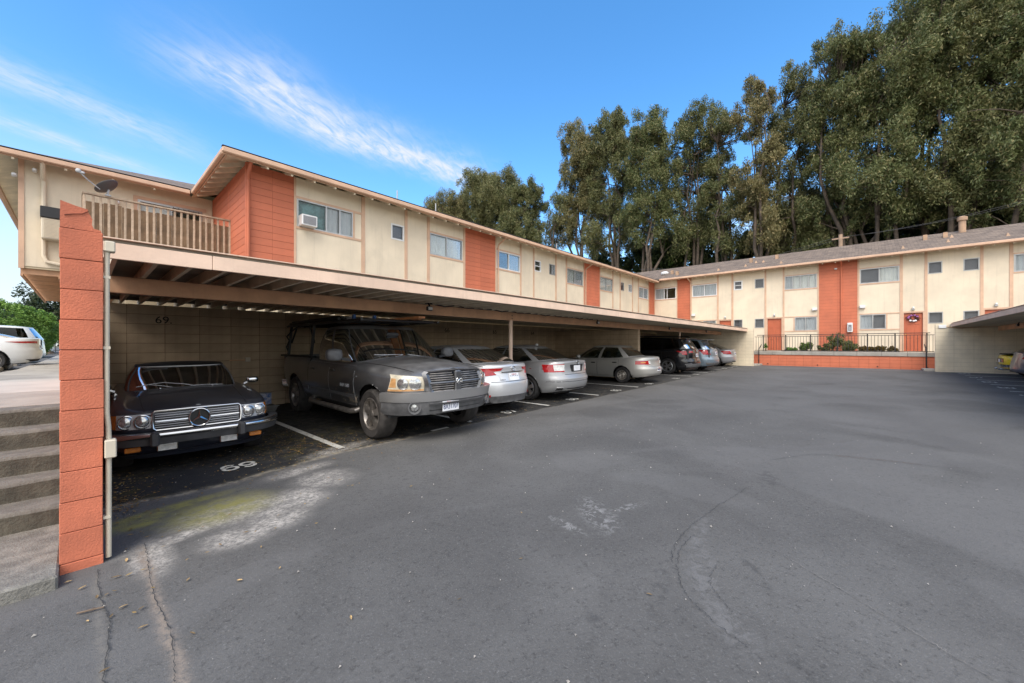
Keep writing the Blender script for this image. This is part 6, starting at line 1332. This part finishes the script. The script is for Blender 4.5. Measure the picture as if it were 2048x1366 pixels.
def tree(name, label, group, x, y, h, r, zb, seed, leaf, nclump=95, per=150, ll=.42, lw=.11, droop=.9, z0=.3, tr=.42, sparse=1., lean=0., nl=5, wide=.35):
    g = np.random.default_rng(seed); t = thing(name, (x, y, z0), label, 'tree', group)
    fork = z0+(zb-z0)*g.uniform(.45, .75); tw = MB(); ls = []
    top = np.array([x+g.normal()*.4+lean*.3, y+g.normal()*.5+lean, fork]); pts = bend((x, y, z0-.5), top, 0, 7, g, .12); tw.tube(pts, list(np.linspace(tr*1.25, tr*.8, 7)), 10)
    H = h-zb
    lb_ = MB()
    for i in range(nl):       # limbs sweeping up through the crown
        a = 2*math.pi*(i+g.random()*.6)/nl; e = np.array([x+math.cos(a)*r*g.uniform(.15, .5)+lean, y+math.sin(a)*r*g.uniform(.15, .5)+lean, zb+H*g.uniform(.45, .82)])
        lp = bend(top, e, 0, 9, g, .16); lb_.tube(lp, list(np.linspace(tr*.55, .03, 9)), 7, False); ls.append(np.array(lp))
    LP = np.concatenate(ls); cen = []; rad = []
    ph = g.random(6)*6.28
    nb = max(5, int(nclump/13)); bo = []; tries = 0
    while len(bo) < nb and tries < 4000:      # boughs: big rounded leaf masses with gaps between them
        tries += 1; q = g.random()**.85; prof = (.66+.34*min(1, q/.35))*(1 if q < .62 else math.sqrt(max(0, 1-((q-.62)/.44)**2.3)))
        a = g.random()*6.283; rr = r*prof*(.25+.75*g.random()**.6)*(1+.25*math.sin(2*a+ph[0]+q*5)); s_ = r*g.uniform(.38, .60)*(1.12-.32*q)
        c = np.array([x+lean*q+math.cos(a)*rr*.8, y+lean*q+math.sin(a)*rr*.8, zb+H*(.02+.93*q)])
        if any(np.linalg.norm((c-o_[0])/(1, 1, 1.35)) < (s_+o_[1])*.54*sparse for o_ in bo) and tries < 3000: continue
        bo.append((c, s_))
    for c, s_ in bo:
        for _ in range(4):        # loose wisps beyond the mass
            d = g.normal(size=3); d /= np.linalg.norm(d); cen.append(c+d*s_*g.uniform(1.0, 1.4)); e = s_*g.uniform(.14, .26); rad.append((e, e, e*g.uniform(1.3, 2.2)))
        for _ in range(13):
            d = g.normal(size=3); d /= np.linalg.norm(d); d[2] = d[2]*1.25+.25; k2 = g.uniform(.35, 1.0)
            cen.append(c+d*s_*k2); e = s_*g.uniform(.30, .52); rad.append((e, e, e*g.uniform(1.1, 1.7)))
    cen, rad = np.array(cen), np.array(rad)
    for c in cen[::2]:        # twigs out to the clumps
        k_ = np.argmin(((LP-c)**2).sum(1)+np.maximum(0, LP[:, 2]-c[2])*6); lb_.tube(bend(LP[k_], c, 0, 4, g, .3), [.05, .035, .022, .01], 5, False)
    tw.build('trunk', 'bark', t, smooth='all'); lb_.build('limbs', 'bark_dark', t, smooth='all')
    cnt = np.maximum(14, (per*(rad[:, 0]/.7)**1.6*g.uniform(.7, 1.3, len(rad))).astype(int)); obj('crown', leaves(cen, rad, cnt, ll, lw, droop, seed+1), leaf, t)
    return t
ORD = ['first', 'second', 'third', 'fourth', 'fifth', 'sixth', 'seventh', 'eighth', 'ninth', 'tenth', 'eleventh', 'twelfth', 'thirteenth', 'fourteenth', 'fifteenth', 'sixteenth', 'seventeenth']
TS = [(44.5, 55.4, 27.5, 4.6, 18), (47.5, 47.6, 29.8, 4.8, 18), (46, 39.5, 26.3, 3.4, 16), (44.5, 32.6, 23.3, 2.6, 13), (47.5, 29.6, 31.6, 3.9, 15), (46, 24.2, 30.9, 3.5, 13.5), (44.5, 18.6, 28.4, 3.1, 12.5), (47.5, 15.2, 28.9, 3.6, 13), (46, 10.8, 27.3, 2.4, 11.5),
      (44.5, 7.8, 27.3, 2.5, 11), (47.5, 4.9, 29.2, 3.3, 9.5), (46, 1.7, 30.0, 3.2, 11), (44.5, -1.3, 29.3, 3.5, 11), (47.5, -3.9, 32.2, 3.7, 12), (45, -6.2, 30.5, 3.4, 11.0), (44.5, -8.4, 27.6, 3.2, 9.8), (47.5, -10.6, 29.0, 3.4, 10)]
for i, (x, y, h, r, zb) in enumerate(TS):
    d_ = 'sparse ' if i in (3,) else 'slender ' if r < 2.7 else 'broad '
    tree('eucalyptus_tree', f'{d_}tall eucalyptus, {ORD[i]} from the left in the row behind the buildings', 'eucalyptus row behind the buildings', x, y, h, r, zb, 100+i*7, 'euc_brown' if i in (0, 4, 9) else 'euc_leaf', nclump=int((310 if r > 3 else 235)*(.4 if i == 3 else 1)), per=120 if i == 3 else 270, lw=.07, tr=.36, sparse=.7 if i == 3 else .9 if i in (4, 9) else 1., lean=(-1)**i*.5, ll=.33 if x*x+y*y > 2600 else .27)
US = [(54.0, 23.3, 15.7), (53.0, 19.1, 16.0), (54.0, 14.1, 17.4), (52.0, 10.3, 15.7), (54.0, 6.5, 16.8), (52.0, 3.2, 16.4), (54.0, .4, 17.6), (52.0, -2.6, 16.7), (54.0, -5.2, 16.9), (52.0, -7.6, 17.0), (54.0, -9.8, 16.7), (52, -12.5, 17.5), (53, 29, 15.5), (52, 35, 15.5), (53, 21, 16.5), (52, 16.5, 16)]
for i, (x, y, h) in enumerate(sorted(US, key=lambda q: -q[1])):
    tree('understory_tree', f'low dark green tree, {ORD[i]} from the left, filling in behind the eucalyptus trunks', 'dark understory trees', x, y, h, 3.5, 2.5, 900+i*5, 'lime_leaf' if i in (5, 8) else 'dark_leaf', nclump=160, per=120, ll=.45, lw=.2, droop=.3, tr=.22, nl=4)
# clipped hedge and oak beyond the upper parking
hd = thing('hedge', (-5.6, 42, UP), 'large rounded clipped green hedge beyond the white cars', 'hedge')
g = np.random.default_rng(5); n = 1500; a = g.random(n)*6.283; ct = g.uniform(-.75, 1, n)
sx, sy, sz = 4.3, 3.0, 2.05; cz = UP+1.62
bumps = 1+.035*np.sin(a*5+ct*4)+.03*np.sin(a*9-ct*7)
cen = np.stack([-5.6+sx*bumps*np.cos(a)*(1-np.abs(ct)**2.6)**.4, 42+sy*bumps*np.sin(a)*(1-np.abs(ct)**2.6)**.4, cz+sz*ct*bumps], 1)
obj('foliage', leaves(cen, np.full((n, 3), .24), np.full(n, 60), .11, .07, -.2, 77), 'hedge_leaf', hd); MB().ell((-5.6, 42, cz), (sx*.86, sy*.86, sz*.86), 2.3, 32, 16).build('inner_twigs', 'dark_leaf', hd, smooth=True)
tree('oak_tree', 'dark spreading oak behind the hedge left of the orange wall', None, -1.9, 60, 4.9, 3.4, 2.6, 55, 'oak_leaf', 46, 170, .3, .16, .1, UP, .26, 1.1, 0, 6)
tree('oak_tree', 'second dark oak rising above the clipped hedge', None, -5.2, 66, 5.0, 3.2, 2.6, 58, 'oak_leaf', 44, 170, .3, .16, .1, UP, .26, 1.1, 0, 6)
tree('young_tree', 'bright green small tree beyond the distant white SUV', None, -1.2, 66, 4.0, 1.5, 1.8, 61, 'hedge_leaf', 26, 160, .2, .12, .2, UP, .1)
fg = thing('garden_fence', (-3, 70, UP), 'dark iron fence far behind the distant white SUV', 'fence')
for i in range(24): B('picket', 'blackmetal', fg, -6+i*.3, 70, UP, -5.95+i*.3, 70.04, UP+1.2)
for z in (.2, 1.1): B('rail', 'blackmetal', fg, -6, 70.01, UP+z, 1, 70.03, UP+z+.05)
# wheel stops on the upper parking
ws0 = MB(); pr = [(-.09, 0), (-.075, .11), (-.05, .125), (.05, .125), (.075, .11), (.09, 0)]; vs = [(a, -.85, b) for a, b in pr]+[(a, .85, b) for a, b in pr]
ws0.add(vs, [tuple(range(5, -1, -1)), tuple(range(6, 12))]+[(i, i+1, i+7, i+6) for i in range(5)])
me = None
for i, y in enumerate((20.6, 23.3, 26.2, 29.2, 32.2, 35.2, 38.2)):
    lab = f'concrete wheel stop, {ORD[i]} in the upper parking row'
    if me is None: o = ws0.build('wheel_stop', 'concrete', None, label=lab, cat='wheel stop', group='wheel stops of the upper parking'); me = o.data
    else: o = shared('wheel_stop', me, None); tag(o, lab, 'wheel stop', 'wheel stops of the upper parking')
    o.location = (-1.85, y, UP+.005)
# planting in front of the far wing
def shrub(label, x, y, z, r, hgt, leaf, n, ll, lw, seed, droop=-.3, cat='shrub', name='shrub'):
    t = thing(name, (x, y, z), label, cat); g = np.random.default_rng(seed); c = g.normal(size=(n, 3)); c /= np.linalg.norm(c, axis=1)[:, None]; c *= g.random(n)[:, None]**.5
    cen = np.stack([x+c[:, 0]*r*.8, y+c[:, 1]*r, z+hgt*.5+c[:, 2]*hgt*.45], 1); obj('foliage', leaves(cen, np.full((n, 3), r*.32), np.full(n, 45), ll, lw, droop, seed), leaf, t)
    m_ = MB()
    for i in range(5): m_.tube(bend((x, y, z-.03), cen[i*3 % n], 0, 4, g, .3), [.015, .012, .008, .005], 5, False)
    m_.build('stems', 'bark', t)
shrub('dense round green shrub against the orange panel', 30.0, 1.25, 1.15, .42, 1.12, 'shrub_leaf', 42, .10, .05, 3)
shrub('spiky low bush right of the round shrub', 29.7, .65, 1.15, .42, .62, 'shrub_leaf', 30, .22, .03, 4, -.8)
shrub('low leafy bush left of the round shrub', 29.6, 1.75, 1.15, .35, .45, 'shrub_leaf', 24, .10, .05, 9)
shrub('bright green leafy plant left of the window behind the railing', 29.7, 2.65, 1.15, .34, .5, 'lime_leaf', 22, .16, .05, 6, -.6)
shrub('sparse low green plant near the left orange door', 29.7, 3.4, 1.15, .3, .26, 'hedge_leaf', 14, .1, .05, 7)
shrub('small potted green plant at the left end of the railing', 29.6, 4.75, 1.12, .14, .62, 'hedge_leaf', 7, .09, .05, 8)
for i, (y, l) in enumerate(((.12, 'leftmost of the row, next to the spiky bush'), (-.30, 'second of the row'), (-.66, 'third of the row'), (-1.08, 'rightmost of the row, next to the wreath door'))): shrub(f'low golden bronze succulent clump, {l}', 29.55, y, 1.15, .24, .34, 'gold_leaf', 20, .07, .05, 20+i)
# utility pole and its wires
up_ = thing('utility_pole', (40, 1.42, .3), 'pale wooden utility pole standing behind the far roof', 'pole'); mat('polewood', (.36, .25, .17), .9, .2, 3)
MB().tube([(40, 1.42, .3), (40, 1.42, 10.2)], [.17, .13], 12).build('pole', 'polewood', up_, smooth=True); B('insulator_arm', 'polewood', up_, 39.95, .9, 9.85, 40.05, 1.95, 9.95)
for y0, z0 in ((1.85, 10.0), (1.0, 9.99)):
    w_ = thing('overhead_wire', (40, y0, z0), 'upper overhead wire running right from the utility pole' if y0 > 1.5 else 'lower overhead wire beside the utility pole', 'wire')
    MB().tube([(40+.0*q, y0-q*14, z0+2.2*q*q-.5*q) for q in np.linspace(0, 1, 9)], .009, 5).build('span', 'dishgrey', w_); MB().tube([(40, y0+q*16, z0-.8*math.sin(q*3.14)*1.2-q*.4) for q in np.linspace(0, 1, 9)], .009, 5).build('span', 'dishgrey', w_)
# ------------------------------------------------------------------ leaf litter
def leafmesh():
    m_ = MB(); n = 7; top = [(.5-t, .16*math.sin(math.pi*t)**.8, .03*math.sin(math.pi*t)+.02*t) for t in np.linspace(0, 1, n)]
    m_.grid(np.array([[(a, b, c+.03) for a, b, c in top], [(a, 0, c*.4) for a, b, c in top], [(a, -b, c+.03) for a, b, c in top]])); me = bpy.data.meshes.new('fallen_leaf'); me.from_pydata(m_.v, [], m_.f); me.materials.append(MATS['dry_leaf_one']); return me
mat('dry_leaf_one', (.30, .20, .09), .8, .3, 9, rnd=.6); lm = leafmesh()
LV = [(.39, 2.62), (.16, 3.19), (.11, 3.13), (.06, 3.43), (.02, 3.17), (.22, 2.88), (.07, 2.63), (.23, 3.09), (.9, 2.94), (.68, 2.98), (1.07, 3.6), (.58, 4.53), (.46, 3.24), (1.0, 2.11), (.21, 3.86), (.15, 3.63), (.0, 3.63), (.1, 3.42), (-.06, 3.79), (1.17, 3.85), (.9, 3.35), (1.5, 1.78), (2.29, .96), (2.07, 1.79), (4.05, 3.02), (2.63, 2.27), (2.75, 3.43)]
for x, y in LV:
    o = shared('fallen_leaf', lm, None, (x, y, GZ(x)+.012), (random.uniform(-.2, .2), random.uniform(-.2, .2), random.random()*6.28)); s_ = random.uniform(.03, .052); o.scale = (s_, s_, s_)
    tag(o, 'small dry leaf lying loose on the open asphalt', 'leaf', 'loose leaves on the asphalt')
tw_ = thing('twig', (.03, 3.28, 0), 'short brown stick lying on the asphalt near the orange wall', 'twig'); MB().tube([(-.02, 3.30, .014), (.03, 3.28, .016), (.085, 3.265, .014)], [.005, .006, .004], 6).build('stick', 'bark', tw_); MB().tube([(.03, 3.28, .016), (.05, 3.29, .018)], .002, 4).build('stub', 'bark', tw_)
g = np.random.default_rng(9); cs = [(.25, 5.6, .12, .5, 230), (.3, 5.2, .1, .2, 80), (2.25, 6.6, .3, .55, 260), (2.0, 6.0, .4, .25, 160), (1.1, 6.2, .6, .35, 150), (1.3, 5.3, .8, .2, 90), (3.0, 5.9, .5, .3, 130), (5.2, 5.9, 1.2, .25, 160), (8, 6, 2, .3, 150), (1.0, 4.3, .7, .5, 40), (.2, 4.0, .25, .5, 30), (3.5, 8, .6, 1.2, 140), (12, 6.2, 3, .4, 120)]
P = np.concatenate([np.stack([g.normal(c[0], c[2], c[4]), g.normal(c[1], c[3], c[4])], 1) for c in cs]); P = P[(P[:, 0] > .13) & (P[:, 1] > 3)]; n = len(P)
a = g.random(n)*6.283; l = g.uniform(.008, .024, n); ca, sa = np.cos(a), np.sin(a); V = []
for k_, (dx_, dy_) in enumerate(((1, 0), (0, .38), (-1, 0), (0, -.38))): V.append(np.stack([P[:, 0]+l*(dx_*ca-dy_*sa), P[:, 1]+l*(dx_*sa+dy_*ca), .009*P[:, 0]+.014+g.random(n)*.006], 1))
V = np.stack(V, 1).reshape(-1, 3); me = bpy.data.meshes.new('leaf_litter'); me.from_pydata(V.tolist(), [], [tuple(range(4*i, 4*i+4)) for i in range(n)])
obj('leaf_litter', me, 'dry_leaf', label='dry leaves and crumbs littering the parking stalls', cat='leaf litter', kind='stuff')
n = 700; P = np.stack([g.uniform(-.5, 9, n), g.uniform(-1.5, 7, n)], 1); P = P[(P[:, 0] > .15) | (P[:, 1] < 3.6)]; m_ = MB(); mat('grit', (.40, .37, .33), .9, .2)
for x, y in P: r_ = abs(g.normal(0, .0035))+.002; z = GZ(x)+.008; m_.add([(x-r_, y-r_*.6, z), (x+r_, y-r_*.4, z), (x+r_*.3, y+r_, z), (x, y, z+r_)], [(0, 1, 3), (1, 2, 3), (2, 0, 3)])
m_.build('grit', 'grit', None, label='pale specks of grit on the asphalt', cat='grit', kind='stuff')
for o in bpy.data.objects:
    if '_w' in o: del o['_w']
